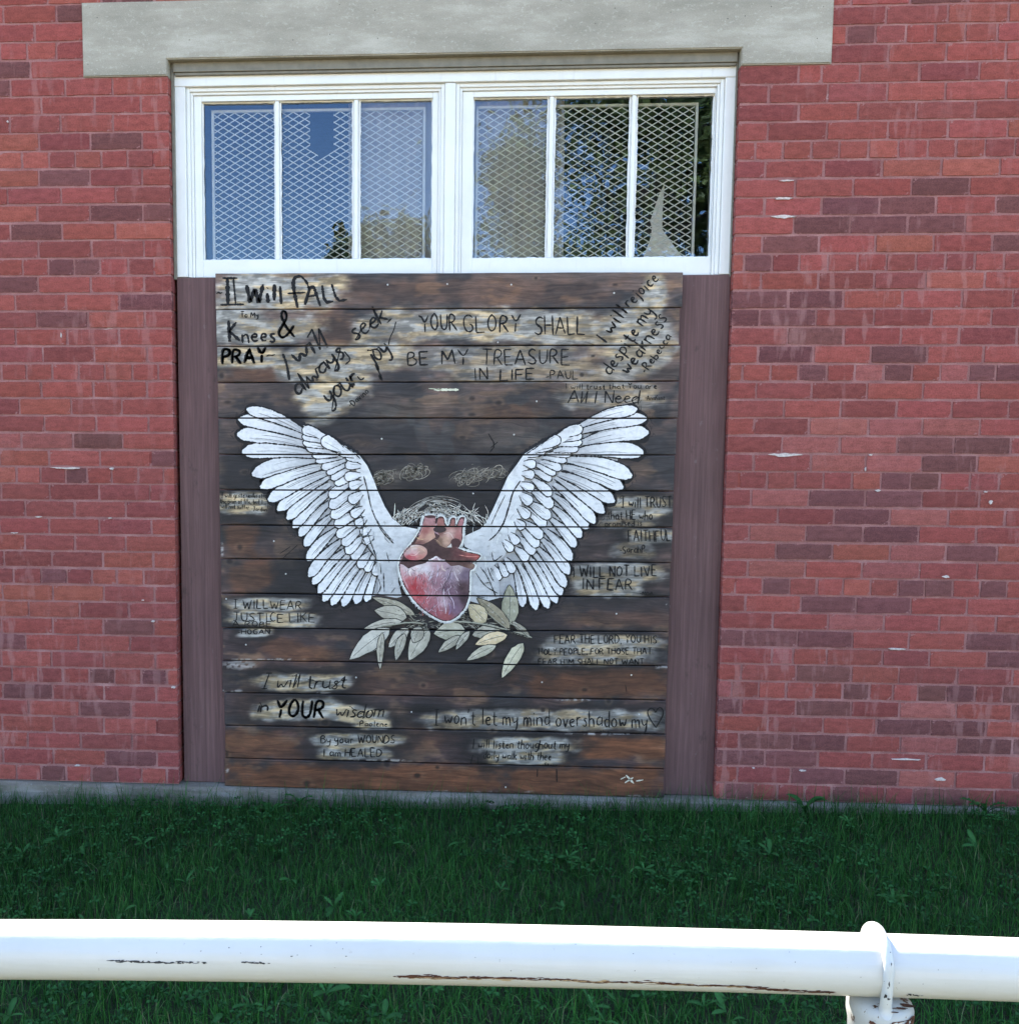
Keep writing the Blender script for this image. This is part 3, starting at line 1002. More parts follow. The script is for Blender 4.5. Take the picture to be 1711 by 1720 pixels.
DARKEN = [(600, 830, 240, 170, 30, .40), (900, 830, 230, 170, -30, .36), (755, 840, 110, 70, 0, .7), (740, 1060, 170, 62, 0, .85), (500, 990, 60, 50, 0, .7), (405, 800, 40, 42, 0, .7), (415, 890, 50, 20, 0, .5),
          (500, 1035, 100, 30, 0, .5), (512, 1150, 108, 26, 0, .6), (540, 1195, 140, 32, 0, .55), (600, 1255, 96, 32, 0, .6), (880, 1262, 110, 30, 0, .55), (720, 1205, 40, 30, 0, .8), (940, 1115, 50, 40, 0, .5), (930, 1130, 200, 40, 0, .35), (1000, 1090, 125, 38, 0, .45), (570, 1300, 50, 14, 0, .7), (915, 1296, 30, 12, 0, .7), (1010, 1020, 130, 22, 0, .45)]
RUST = [(600, 1312, 240, 26, 0, .95), (980, 1315, 150, 26, 0, .95), (430, 1252, 70, 22, 0, .75), (1050, 1254, 82, 19, 0, 1.0), (1010, 1145, 120, 24, 0, .75), (700, 1150, 120, 20, 0, .3), (500, 1096, 62, 16, 8, .6), (405, 905, 26, 28, 0, .65), (425, 970, 36, 30, -35, .6), (450, 1190, 60, 30, 0, .25), (860, 690, 60, 12, 0, .3), (700, 690, 60, 16, 0, .25),
        (1050, 1040, 80, 14, 0, .35), (560, 545, 40, 30, 30, .35), (425, 628, 45, 11, 0, .55), (800, 490, 250, 22, 0, .3), (690, 1240, 60, 24, 0, .35)]


def wood_tone(px, py):
    """reflectance of the planks at photo-plane position (px, py)"""
    v_ = sstep(450, 1330, py)[..., None]
    base = (1 - v_) * np.array([104, 90, 88.]) + v_ * np.array([72, 58, 62.])
    n1 = vnoise(px / 70.0, py / 20.0, 11, 4)[..., None]
    base = base + (n1 - 0.5) * np.array([70, 52, 44.])
    n2 = sstep(0.50, 0.66, vnoise(px / 85.0 + 9, py / 42.0, 12, 4))[..., None]
    base = base * (1 - 0.85 * n2) + 0.85 * n2 * np.array([52, 53, 60.])
    n3 = sstep(0.58, 0.72, vnoise(px / 60.0 + 3, py / 24.0 + 8, 13, 4))[..., None]
    base = base * (1 - 0.65 * n3) + 0.65 * n3 * np.array([142, 114, 94.])
    for i, (cx, cy, a, b, an, k) in enumerate(DARKEN):
        m = blob(px, py, cx, cy, a, b, an, 0.45, 0.30, 100 + i, 2.5)[..., None] * min(0.95, k * 1.25)
        base = base * (1 - m) + m * np.array([38, 37, 43.])
    for i, (cx, cy, a, b, an, k) in enumerate(RUST):
        m = blob(px, py, cx, cy, a, b, an, 0.35, 0.5, 200 + i)[..., None] * k
        rn = vnoise(px / 40.0, py / 9.0, 21 + i, 4)[..., None]
        base = base * (1 - m) + m * (np.array([110, 72, 53.]) + (rn - 0.5) * np.array([70, 44, 30.]))
    # chained-scroll ghost lines of older paint between the wings
    gh = sstep(0.54, 0.58, vnoise(px / 46.0 + 5, py / 60.0, 31, 3)) * blob(px, py, 760, 720, 150, 60, 0, 0.4, 0.3, 300, 3)
    base = base * (1 - 0.5 * gh[..., None]) + 0.5 * gh[..., None] * np.array([70, 74, 80.])
    for i, (cx, cy, a, b, an, k) in enumerate(PALE):
        if cy > 820:
            rg_ = blob(px, py, cx, cy, a * 1.10 + 6, b * 1.25 + 6, an, 0.35, 0.45, 700 + i)[..., None] * 0.8
            base = base * (1 - rg_) + rg_ * np.array([36, 34, 38.])
    for i, (cx, cy, a, b, an, k) in enumerate(PALE):
        m = (blob(px, py, cx, cy, a, b, an, 0.22, 0.30, 400 + i) * min(1.0, k * (1.25 if cy < 820 else 1.5)))[..., None]
        t1 = vnoise(px / 34.0 + i, py / 7.0, 500 + i, 4)
        y_ = sstep(0.45, 0.65, t1)[..., None]
        dim = 1.0 - 0.05 * sstep(700, 1100, np.asarray(float(cy)))
        tone = (np.array([176, 178, 180.]) * (1 - y_) + y_ * np.array([204, 186, 156.])) * dim
        sh = sstep(0.40, 0.62, vnoise(px / 20.0 + i * 3, py / 6.0, 600 + i, 4))[..., None]
        tone = tone * (0.74 + 0.30 * sh)
        base = base * (1 - m) + m * tone
    for cx, cy, a, b in ((648, 803, 26, 11), (694, 792, 30, 12), (778, 802, 24, 11), (825, 794, 34, 12), (690, 690, 70, 20), (850, 735, 60, 20)):
        m = blob(px, py, cx, cy, a, b, -6, 0.6, 0.5, int(cx), 2)[..., None] * (0.42 if b < 15 else 0.30)
        base = base * (1 - m) + m * np.array([138, 132, 126.])
    # knots
    kr = np.random.default_rng(5)
    for i in range(46):
        kx, ky = kr.uniform(370, 1130), kr.uniform(462, 1325)
        a, b = kr.uniform(2.5, 6), kr.uniform(2.0, 4.5)
        d = np.sqrt(((px - kx) / a) ** 2 + ((py - ky) / b) ** 2)
        m = (1 - sstep(0.5, 1.3, d))[..., None] * 0.75
        base = base * (1 - m) + m * np.array([40, 32, 30.])
        m = (sstep(1.1, 1.7, d) * (1 - sstep(1.7, 3.2, d)))[..., None] * 0.30
        base = base * (1 - m) + m * np.array([130, 104, 86.])
    # flaked white remains along a few edges
    for cx, cy, a, b in ((395, 1117, 26, 6), (470, 1108, 60, 1.6), (385, 1161, 18, 2.5), (1112, 1121, 12, 2), (640, 1278, 40, 2), (1020, 1233, 70, 1.3), (1117, 1012, 3, 8), (381, 1292, 4, 8), (960, 1176, 30, 1.4), (373, 925, 3, 10), (620, 1330, 200, 2.0), (900, 1338, 200, 2.0), (540, 1164, 14, 1.2)):
        fl = blob(px, py, cx, cy, a, b, 0, 0.4, 0.9, int(cx), 2) * sstep(0.45, 0.55, vnoise(px / 6.0, py / 4.0, 41, 3))
        base = base * (1 - 0.8 * fl[..., None]) + 0.8 * fl[..., None] * np.array([178, 178, 182.])
    return A(np.clip(base, 12, 255))


GAP = 0.0042
for i in range(15):
    x0 = px_x(PXL[i], (GAPL + [1320])[i] - 25, YP)
    x1 = px_x(PXR[i], (GAPR + [1330])[i] - 25, YP)
    nx, nz = int((x1 - x0) / 0.0040), 32
    u = np.linspace(0, 1, nx + 1)
    w_ = np.concatenate([[0, 0.012], np.linspace(0.03, 0.97, nz - 3), [0.988, 1.0]])
    U, V = np.meshgrid(u, w_)
    X = x0 + (x1 - x0) * U
    gt = GAP * 0.5 if i > 0 else 0.0
    gb = GAP * 0.5 if i < 14 else 0.0
    zc1, d1 = SEAM[i]; zc0, d0 = SEAM[i + 1]
    K = (X - PX0) / (PX1 - PX0) - 0.5
    wv = (vnoise(X * 6 + i * 9, X * 0 + i, 71, 3) - 0.5) * 0.0032
    Zt = zc1 + d1 * K - gt + wv
    Zb = zc0 + d0 * K + gb + (vnoise(X * 6 + i * 5, X * 0 + i, 72, 3) - 0.5) * 0.0032
    if i == 14: Zb = Zb * 0 + 0.0005
    Z = Zb + (Zt - Zb) * V
    Y = np.full(X.shape, YP)
    Y[0, :] += 0.0016; Y[-1, :] += 0.0016; Y[:, 0] += 0.0014; Y[:, -1] += 0.0014
    pxx, pyy = PXY(X, np.full(X.shape, YP), Z)
    cols = wood_tone(pxx, pyy)
    tone = random.uniform(0.88, 1.12)
    cols = np.clip(cols * tone, 0.004, 0.8).reshape(-1, 3)
    vv = np.stack([X, Y, Z], -1).reshape(-1, 3)
    ix = np.arange(len(vv)).reshape(X.shape)
    ff = np.stack([ix[:-1, :-1], ix[:-1, 1:], ix[1:, 1:], ix[1:, :-1]], -1).reshape(-1, 4)
    # sides and back
    rim = list(ix[0, :]) + list(ix[1:, -1]) + list(ix[-1, -2::-1]) + list(ix[-2:0:-1, 0])
    back = vv[rim].copy(); back[:, 1] = YP + 0.019
    bi = np.arange(len(rim)) + len(vv)
    rim = np.array(rim)
    side = np.stack([np.roll(rim, -1), rim, bi, np.roll(bi, -1)], -1)
    me = mesh_np("plank", np.concatenate([vv, back]), np.concatenate([ff, side]), np.concatenate([cols, cols[rim] * 0.7]))
    link("plank", me, M_PLANK, mural)
# battens and dark felt behind the planks
mb = MB()
for bx in (PX0 + 0.10, 0.0, PX1 - 0.10):
    mb.box(bx - 0.045, bx + 0.045, YP + 0.0195, YBD - 0.001, 0.02, seam_z(0, 0) - 0.03)
mb.build("batten", M_DARK, mural)


# ---- paint: flat shapes lying on the planks, cut where two planks meet
class Paint:
    def __init__(self):
        self.v, self.f, self.c, self.k = [], [], [], 0.0006

    def up(self, d=0.00005):
        self.k += d

    def add(self, P, faces, cols):
        """P: photo positions (n,2)"""
        P = np.asarray(P, float)
        X, Z = W(P[:, 0], P[:, 1], YP)
        b = len(self.v)
        self.v += [(x, YP - self.k, z) for x, z in zip(X, Z)]
        cols = np.asarray(cols, float)
        if cols.ndim == 1: cols = np.repeat(cols[None], len(P), 0)
        self.c += [tuple(q) for q in cols]
        self.f += [tuple(b + i for i in f) for f in faces]

    def poly(self, pts, col):
        self.add(pts, [tuple(range(len(pts)))], col)

    def stroke(self, pts, w, col, taper=0.35, rough=0.16):
        pts = np.asarray(pts, float)
        if len(pts) < 2: return
        # resample
        seg = np.hypot(*np.diff(pts, axis=0).T)
        L = np.concatenate([[0], np.cumsum(seg)])
        if L[-1] < 0.3: return
        n = max(2, int(L[-1] / 2.2) + 1)
        t = np.linspace(0, L[-1], n + 1)
        q = np.stack([np.interp(t, L, pts[:, 0]), np.interp(t, L, pts[:, 1])], -1)
        d = np.gradient(q, axis=0)
        d /= np.maximum(np.hypot(d[:, 0], d[:, 1]), 1e-6)[:, None]
        nrm = np.stack([-d[:, 1], d[:, 0]], -1)
        s = np.linspace(0, 1, n + 1)
        prof = 1 - taper * np.maximum(0, 1 - np.minimum(s, 1 - s) * n / 2.2)
        ww = (w / 2 * np.clip(prof, 0.25, 1) * (1 + rng.normal(0, rough, n + 1)))[:, None]
        P = np.concatenate([q + nrm * ww, q - nrm * ww])
        m = n + 1
        self.add(P, [(i, i + 1, m + i + 1, m + i) for i in range(n)], col)

    def build(self, name, parent, label=None):
        bm = bmesh.new()
        lay = bm.verts.layers.float_color.new("Col")
        vs_ = []
        for co, c in zip(self.v, self.c):
            q = bm.verts.new(co); q[lay] = (*c, 1); vs_.append(q)
        for f in self.f:
            try: bm.faces.new([vs_[i] for i in f])
            except ValueError: pass
        bmesh.ops.triangulate(bm, faces=[f for f in bm.faces if len(f.verts) > 4])
        zs = [q[2] for q in self.v]
        for i in range(1, 15):
            zc, d = SEAM[i]
            if not (min(zs) - 0.03 < zc < max(zs) + 0.03): continue
            sl = d / (PX1 - PX0)
            nv = Vector((-sl, 0, 1)).normalized()
            xm = (PX0 + PX1) / 2
            for off in (-1, 1):
                h = GAP * 0.5 + 0.0009
                bmesh.ops.bisect_plane(bm, geom=bm.verts[:] + bm.edges[:] + bm.faces[:], plane_co=(xm, 0, zc + off * h), plane_no=nv, dist=1e-6)
            kill = [f for f in bm.faces if abs((f.calc_center_median() - Vector((xm, 0, zc))).dot(nv)) < GAP * 0.5 + 0.0008]
            bmesh.ops.delete(bm, geom=kill, context='FACES')
        for f in bm.faces:
            f.normal_update()
            if f.normal.y > 0: f.normal_flip()
        me = bpy.data.meshes.new(name)
        bm.to_mesh(me); bm.free()
        o = link(name, me, M_PAINT, parent)
        if label: o["label"] = label
        return o


def z3(p, ox, oy, s):
    p = np.asarray(p, float)
    return p / s + np.array([ox, oy])


INK = A(24, 25, 31)


def feather(P, tip, base, width, side=1, shade=0.5, bow=0.06, line=2.2):
    tip, base = np.asarray(tip, float), np.asarray(base, float)
    ax = tip - base
    Ln = np.hypot(*ax)
    u = ax / Ln
    n_ = np.array([-u[1], u[0]])
    N = 12
    t = np.linspace(0, 1, N + 1)
    prof = np.where(t < 0.72, 0.42 + 0.58 * np.sin(t / 0.72 * math.pi / 2), np.sqrt(np.clip(1 - ((t - 0.72) / 0.285) ** 2.4, 0.004, 1)))
    ctr = base + np.outer(t, ax) + np.outer(np.sin(t * math.pi) * bow * Ln * side, n_)
    wv = 1 + rng.normal(0, 0.03, N + 1)
    lft = ctr + n_ * (width / 2 * prof * wv)[:, None]
    rgt = ctr - n_ * (width / 2 * prof * wv[::-1])[:, None]
    tipc = np.array([226, 233, 246.]); grey = np.array([158, 164, 176.])
    k = sstep(0.05, 0.62, t) * 0.85 + 0.15
    jit = rng.uniform(-8, 6)
    cc = (grey * (1 - shade) + tipc * shade) * (1 - k)[:, None] + tipc * k[:, None] + jit
    cm = A(np.clip(cc, 0, 250)); ce = A(np.clip(cc - 14 * (1 - k)[:, None] - 5, 0, 250))
    m = N + 1
    P.up()
    P.add(np.concatenate([lft, ctr, rgt]), [f for i in range(N) for f in ((i, m + i, m + i + 1, i + 1), (m + i, 2 * m + i, 2 * m + i + 1, m + i + 1))], np.concatenate([ce, cm, ce]))
    P.up()
    for _ in range(3 if Ln > 45 else 1):
        o_ = rng.uniform(-0.34, 0.34) * width
        a, b = rng.uniform(0.02, 0.2), rng.uniform(0.4, 0.85)
        tt = np.linspace(a, b, 6)
        pts = base + np.outer(tt, ax) + np.outer(np.sin(tt * math.pi) * bow * Ln * side, n_) + n_ * o_
        P.stroke(pts, rng.uniform(0.5, 1.0), A(np.full(3, rng.uniform(112, 160)) + np.array([0, 3, 10])), 0.6)
    P.up()
    P.stroke(np.concatenate([lft, rgt[::-1]]), line, INK, 0.3, 0.28)


def smooth(pts, it=2):
    pts = np.asarray(pts, float)
    for _ in range(it):
        a, b = pts[:-1], pts[1:]
        q = np.empty((2 * len(a), 2))
        q[0::2] = a * 0.75 + b * 0.25
        q[1::2] = a * 0.25 + b * 0.75
        pts = np.concatenate([pts[:1], q, pts[-1:]])
    return pts


def filled(P, pts, cfun, n=26):
    """fill a closed outline with a fine triangulation so the colour can vary inside it"""
    pts = np.asarray(pts, float)
    bm = bmesh.new()
    vs_ = [bm.verts.new((p[0], p[1], 0)) for p in pts]
    bmesh.ops.triangle_fill(bm, use_beauty=True, edges=[bm.edges.new((vs_[i], vs_[(i + 1) % len(vs_)])) for i in range(len(vs_))])
    lo, hi = pts.min(0), pts.max(0)
    for ax in (0, 1):
        for q in np.linspace(lo[ax], hi[ax], n)[1:-1]:
            no = (1, 0, 0) if ax == 0 else (0, 1, 0)
            bmesh.ops.bisect_plane(bm, geom=bm.verts[:] + bm.edges[:] + bm.faces[:], plane_co=(q, q, 0), plane_no=no, dist=1e-4)
    bm.verts.index_update()
    V = np.array([v.co[:2] for v in bm.verts])
    F = [tuple(v.index for v in f.verts) for f in bm.faces]
    bm.free()
    P.add(V, F, cfun(V))


def idw(ctrl, power=2.6):
    P0 = np.array([c[0] for c in ctrl], float); C0 = np.array([c[1] for c in ctrl], float)
    def f(V):
        d = np.hypot(V[:, None, 0] - P0[None, :, 0], V[:, None, 1] - P0[None, :, 1]) + 1.0
        w = d ** -power
        c = (w[..., None] * C0[None]).sum(1) / w.sum(1)[:, None]
        c = c + (vnoise(V[:, 0] / 4.0, V[:, 1] / 4.0, 77, 3) - 0.5)[:, None] * 34
        return A(np.clip(c, 10, 250))
    return f


LW = lambda p: z3(p, 340, 660, 4.0738)
RW = lambda p: z3(p, 740, 660, 4.0738)
HT = lambda p: z3(p, 560, 820, 4.7528)
wgrey = lambda V: A(np.clip(np.array([166, 172, 184.]) + ((vnoise(V[:, 0] / 9, V[:, 1] / 9, 81, 3) - 0.5) * 60)[:, None], 0, 250))
wwhite = lambda V: A(np.clip(np.array([222, 229, 241.]) + ((vnoise(V[:, 0] / 9, V[:, 1] / 12, 82, 3) - 0.6) * 40)[:, None] - sstep(860, 960, V[:, 1])[:, None] * 34, 0, 250))


def wing(side, primaries, cov1, cov2, cov_back, arm, lines, conv, lead):
    P = Paint()
    # loose black halo drawn round the wing
    for tip, base, w in primaries:
        a, b = conv(tip), conv(base)
        d = (a - b) / np.hypot(*(a - b))
        nn = np.array([-d[1], d[0]])
        t = np.linspace(0, 2 * math.pi, 15)[:-1]
        hw = w / 4.07 / 2 + 4.0
        c_ = a - d * hw * 0.8
        P.poly([tuple(c_ + d * math.cos(q) * hw * 0.98 * rng.uniform(.85, 1.12) + nn * math.sin(q) * hw * 0.98 * rng.uniform(.85, 1.12)) for q in t], A(30, 30, 36))
        for _ in range(7):
            s0 = a + d * rng.uniform(1, 7) + nn * rng.uniform(-9, 9)
            P.stroke([s0, s0 + (nn * rng.uniform(-9, 9) + d * rng.uniform(-3, 6))], 0.9, A(34, 34, 40), 0.5)
    P.up()
    P.stroke(smooth(conv(lead), 2), 7.0, A(32, 33, 40), 0.2, 0.25)
    P.up()
    filled(P, conv(cov_back), wgrey, 18)
    for tip, base, w in reversed(primaries):
        feather(P, conv(tip), conv(base), w / 4.0738 * 1.06, side, 0.35, 0.045)
    for tip, base, w in reversed(cov1):
        feather(P, conv(tip), conv(base), w / 4.0738 * 1.12, side, 0.45, 0.03, 1.8)
    P.up()
    filled(P, conv(arm), wwhite, 24)
    for tip, base, w in reversed(cov2):
        feather(P, conv(tip), conv(base), w / 4.0738 * 1.08, side, 0.85, 0.0, 1.6)
    P.up()
    for ln, wd in lines:
        P.stroke(smooth(conv(ln), 2), wd, INK, 0.5, 0.3)
    ar = conv(arm)
    for _ in range(70):
        s0 = ar[rng.integers(0, len(ar))] * 0.6 + ar[rng.integers(0, len(ar))] * 0.4
        if s0[1] < 870: continue
        s1 = s0 + rng.normal(0, 1, 2) * np.array([4, 9])
        P.stroke([s0, (s0 + s1) / 2 + rng.normal(0, 1.5, 2), s1], rng.uniform(0.5, 1.0), A(np.full(3, rng.choice([110, 140, 240])) + np.array([0, 4, 10])), 0.6)
    return P


LP = [((300, 108), (690, 262), 78), ((245, 178), (690, 300), 92), ((235, 282), (725, 352), 104), ((268, 402), (760, 425), 104), ((337, 560), (800, 450), 104), ((393, 648), (835, 500), 92),
      ((448, 738), (855, 545), 90), ((510, 805), (862, 575), 84), ((575, 866), (872, 622), 80), ((617, 925), (875, 680), 74), ((660, 982), (875, 745), 70), ((697, 1052), (895, 830), 70),
      ((712, 1150), (930, 925), 74), ((725, 1260), (965, 1000), 74), ((750, 1312), (1000, 1060), 70), ((790, 1372), (1035, 1080), 72), ((822, 1430), (1065, 1120), 72), ((880, 1456), (1100, 1150), 72),
      ((958, 1464), (1130, 1170), 72), ((1045, 1447), (1165, 1190), 70), ((1118, 1432), (1195, 1200), 66)]
LC1 = [((685, 245), (830, 300), 66), ((683, 296), (850, 335), 54), ((688, 338), (870, 372), 56), ((712, 377), (880, 405), 50), ((752, 428), (930, 425), 52), ((775, 468), (960, 442), 48),
       ((815, 515), (980, 460), 54), ((850, 552), (1000, 482), 48), ((880, 592), (1010, 520), 50), ((905, 622), (1030, 580), 54), ((866, 712), (1020, 610), 62), ((870, 787), (1045, 660), 72),
       ((880, 852), (1060, 740), 70), ((905, 912), (1070, 820), 68), ((920, 985), (1075, 880), 66), ((958, 1042), (1085, 930), 66), ((982, 1097), (1095, 990), 66), ((1024, 1138), (1120, 1030), 64),
       ((1068, 1197), (1150, 1090), 60), ((1120, 1224), (1178, 1110), 56), ((1180, 1252), (1212, 1150), 54)]
LC2 = [((818, 312), (960, 390), 84), ((870, 347), (1010, 412), 66), ((920, 383), (1045, 432), 66), ((985, 423), (1075, 462), 60), ((978, 490), (1085, 502), 58), ((973, 577), (1085, 560), 60),
       ((1003, 642), (1095, 610), 62), ((1003, 745), (1095, 685), 68), ((1018, 842), (1105, 785), 62), ((1048, 908), (1122, 855), 60), ((1085, 965), (1150, 920), 54), ((1098, 1025), (1170, 985), 52)]
LARM = [(690, 222), (800, 262), (905, 318), (1000, 375), (1080, 432), (1130, 500), (1175, 600), (1200, 670), (1250, 780), (1300, 858), (1370, 912), (1490, 935), (1470, 980), (1400, 1040), (1370, 1090), (1345, 1150),
        (1345, 1210), (1340, 1290), (1365, 1390), (1330, 1402), (1240, 1385), (1200, 1370), (1205, 1250), (1190, 1130), (1130, 1030), (1100, 960), (1080, 860), (1080, 720), (1070, 560), (1020, 470), (900, 380), (780, 300)]
LBACK = [(700, 240), (800, 270), (1000, 400), (1100, 560), (1120, 900), (1200, 1100), (1215, 1380), (1120, 1400), (900, 1390), (820, 1300), (760, 1140), (760, 1000), (640, 820), (560, 640), (480, 480), (440, 330), (500, 210)]
LLEAD = [(560, 150), (690, 215), (800, 258), (905, 312), (1000, 370), (1085, 430), (1135, 498), (1182, 600), (1207, 670), (1256, 780), (1310, 850), (1372, 905)]
LLIN = [([(1105, 570), (1135, 680), (1150, 770), (1190, 870), (1230, 950), (1310, 1030)], 1.7), ([(1190, 860), (1230, 930), (1300, 1010)], 1.2), ([(1130, 950), (1160, 1040), (1190, 1120)], 1.5), ([(1085, 830), (1110, 880), (1090, 960), (1110, 1030), (1190, 1130)], 1.6),
        ([(1205, 1270), (1225, 1330), (1200, 1370)], 1.4), ([(1240, 1230), (1245, 1360)], 1.4), ([(1290, 1370), (1320, 1330)], 1.4), ([(1260, 1090), (1280, 1160)], 1.0), ([(1215, 1160), (1225, 1240)], 1.3)]
RP = [((1347, 108), (960, 222), 80), ((1412, 172), (965, 262), 92), ((1424, 268), (965, 340), 104), ((1390, 408), (905, 410), 108), ((1311, 572), (865, 455), 104), ((1252, 652), (835, 505), 92),
      ((1192, 748), (805, 552), 90), ((1122, 822), (785, 575), 86), ((1058, 892), (775, 622), 78), ((1010, 932), (770, 700), 74), ((964, 992), (765, 780), 72), ((925, 1056), (752, 860), 70),
      ((900, 1147), (715, 940), 74), ((880, 1243), (692, 1000), 76), ((856, 1332), (662, 1060), 74), ((830, 1387), (632, 1090), 72), ((796, 1442), (602, 1120), 70), ((738, 1478), (572, 1150), 72),
      ((655, 1487), (532, 1170), 72), ((562, 1468), (505, 1200), 64)]
RC1 = [((970, 240), (800, 298), 68), ((967, 290), (830, 325), 54), ((967, 336), (800, 355), 54), ((942, 382), (770, 398), 50), ((892, 420), (730, 420), 48), ((862, 466), (700, 442), 48),
       ((827, 521), (680, 470), 54), ((787, 557), (650, 490), 52), ((757, 597), (630, 530), 52), ((757, 702), (630, 590), 62), ((767, 782), (620, 660), 70), ((752, 857), (600, 750), 70),
       ((719, 912), (580, 790), 68), ((697, 992), (560, 880), 66), ((670, 1052), (550, 930), 66), ((640, 1102), (540, 990), 62), ((597, 1147), (510, 1060), 60), ((500, 1232), (440, 1130), 56),
       ((455, 1257), (400, 1160), 54), ((405, 1282), (352, 1180), 54)]
RC2 = [((818, 308), (690, 372), 66), ((772, 345), (640, 400), 62), ((718, 385), (590, 430), 60), ((652, 490), (565, 480), 58), ((642, 562), (555, 550), 58), ((637, 662), (548, 620), 62),
       ((622, 757), (545, 690), 68), ((607, 852), (530, 780), 64), ((572, 927), (510, 870), 60), ((532, 1032), (470, 960), 58), ((492, 1082), (430, 1010), 56)]
RARM = [(960, 212), (870, 238), (780, 298), (680, 348), (570, 418), (520, 490), (460, 570), (410, 680), (360, 790), (310, 890), (270, 930), (150, 985), (165, 1050), (280, 1108), (240, 1180), (195, 1230), (195, 1330), (190, 1420),
        (260, 1440), (400, 1400), (400, 1290), (340, 1200), (440, 1110), (490, 1000), (545, 860), (555, 700), (575, 560), (620, 470), (720, 400), (850, 330)]
RBACK = [(960, 225), (800, 290), (600, 420), (540, 600), (500, 900), (400, 1120), (330, 1200), (400, 1400), (540, 1410), (720, 1400), (820, 1280), (850, 1120), (930, 960), (1020, 820), (1120, 660), (1200, 500), (1240, 330), (1180, 220)]
RLEAD = [(1130, 140), (960, 208), (870, 232), (780, 290), (680, 340), (565, 412), (512, 488), (452, 570), (402, 680), (352, 790), (300, 905)]
RLIN = [([(545, 600), (490, 680), (470, 770), (440, 870), (390, 960), (330, 1010)], 1.9), ([(440, 700), (390, 800), (345, 900)], 1.1), ([(460, 780), (430, 900)], 1.0), ([(350, 1090), (360, 1160), (420, 1110)], 1.4),
        ([(270, 1190), (320, 1250), (380, 1400)], 1.5), ([(240, 1230), (300, 1320), (390, 1370)], 1.4), ([(300, 1300), (350, 1295)], 1.5), ([(320, 1190), (345, 1260), (365, 1290)], 1.4), ([(235, 1390), (300, 1400)], 1.0)]
wing(1, LP, LC1, LC2, LBACK, LARM, LLIN, LW, LLEAD).build("wing", mural, "white feathered wing painted on the left half of the planks")
wing(-1, RP, RC1, RC2, RBACK, RARM, RLIN, RW, RLEAD).build("wing", mural, "white feathered wing painted on the right half of the planks")

# ---- olive branch
P = Paint()
P.k = 0.0072


def leaf(P, base, tip, w, col, bow=0.0):
    b, t_ = HT(base), HT(tip)
    ax = t_ - b
    L_ = np.hypot(*ax)
    u = ax / L_; n_ = np.array([-u[1], u[0]])
    N = 12
    t = np.linspace(0, 1, N + 1)
    pr = np.sin(np.pi * t ** 0.80) ** 0.8
    ctr = b + np.outer(t, ax) + np.outer(np.sin(t * math.pi) * bow * L_, n_)
    w = w / 4.7528 * 1.14
    l_ = ctr + n_ * (w / 2 * pr * (1 + rng.normal(0, .04, N + 1)))[:, None]
    r_ = ctr - n_ * (w / 2 * pr * (1 + rng.normal(0, .04, N + 1)))[:, None]
    cm_ = np.array(col, float); cm_ = cm_ + (cm_.mean() - cm_) * 0.35 + np.array([20, 16, 10])
    c0 = cm_ + (vnoise(ctr[:, 0] / 5, ctr[:, 1] / 5, int(abs(w) * 10) % 50, 3) - 0.5)[:, None] * 40
    cA = A(np.clip(c0 + 8, 0, 250)); cB = A(np.clip(c0 - 14, 0, 250))
    m = N + 1
    P.up(0.00004)
    P.stroke(np.concatenate([l_, r_[::-1]]), 2.6, A(38, 38, 42), 0.2, 0.2)
    P.up(0.00004)
    P.add(np.concatenate([l_, ctr, r_]), [f for i in range(N) for f in ((i, m + i, m + i + 1, i + 1), (m + i, 2 * m + i, 2 * m + i + 1, m + i + 1))], np.concatenate([cA, cA, cB]))
    P.up(0.00004)
    P.stroke(ctr[1:-1], 0.9, A(96, 98, 96), 0.6)
    for _ in range(24):
        i = rng.integers(1, N - 1)
        q = ctr[i] + n_ * rng.uniform(-.35, .35) * w * pr[i]
        P.stroke([q, q + u * rng.uniform(2, 6) + n_ * rng.uniform(-1.5, 1.5)], 0.7, A(np.array(rng.choice([84, 215], p=[.45, .55])) + np.zeros(3)), 0.6)


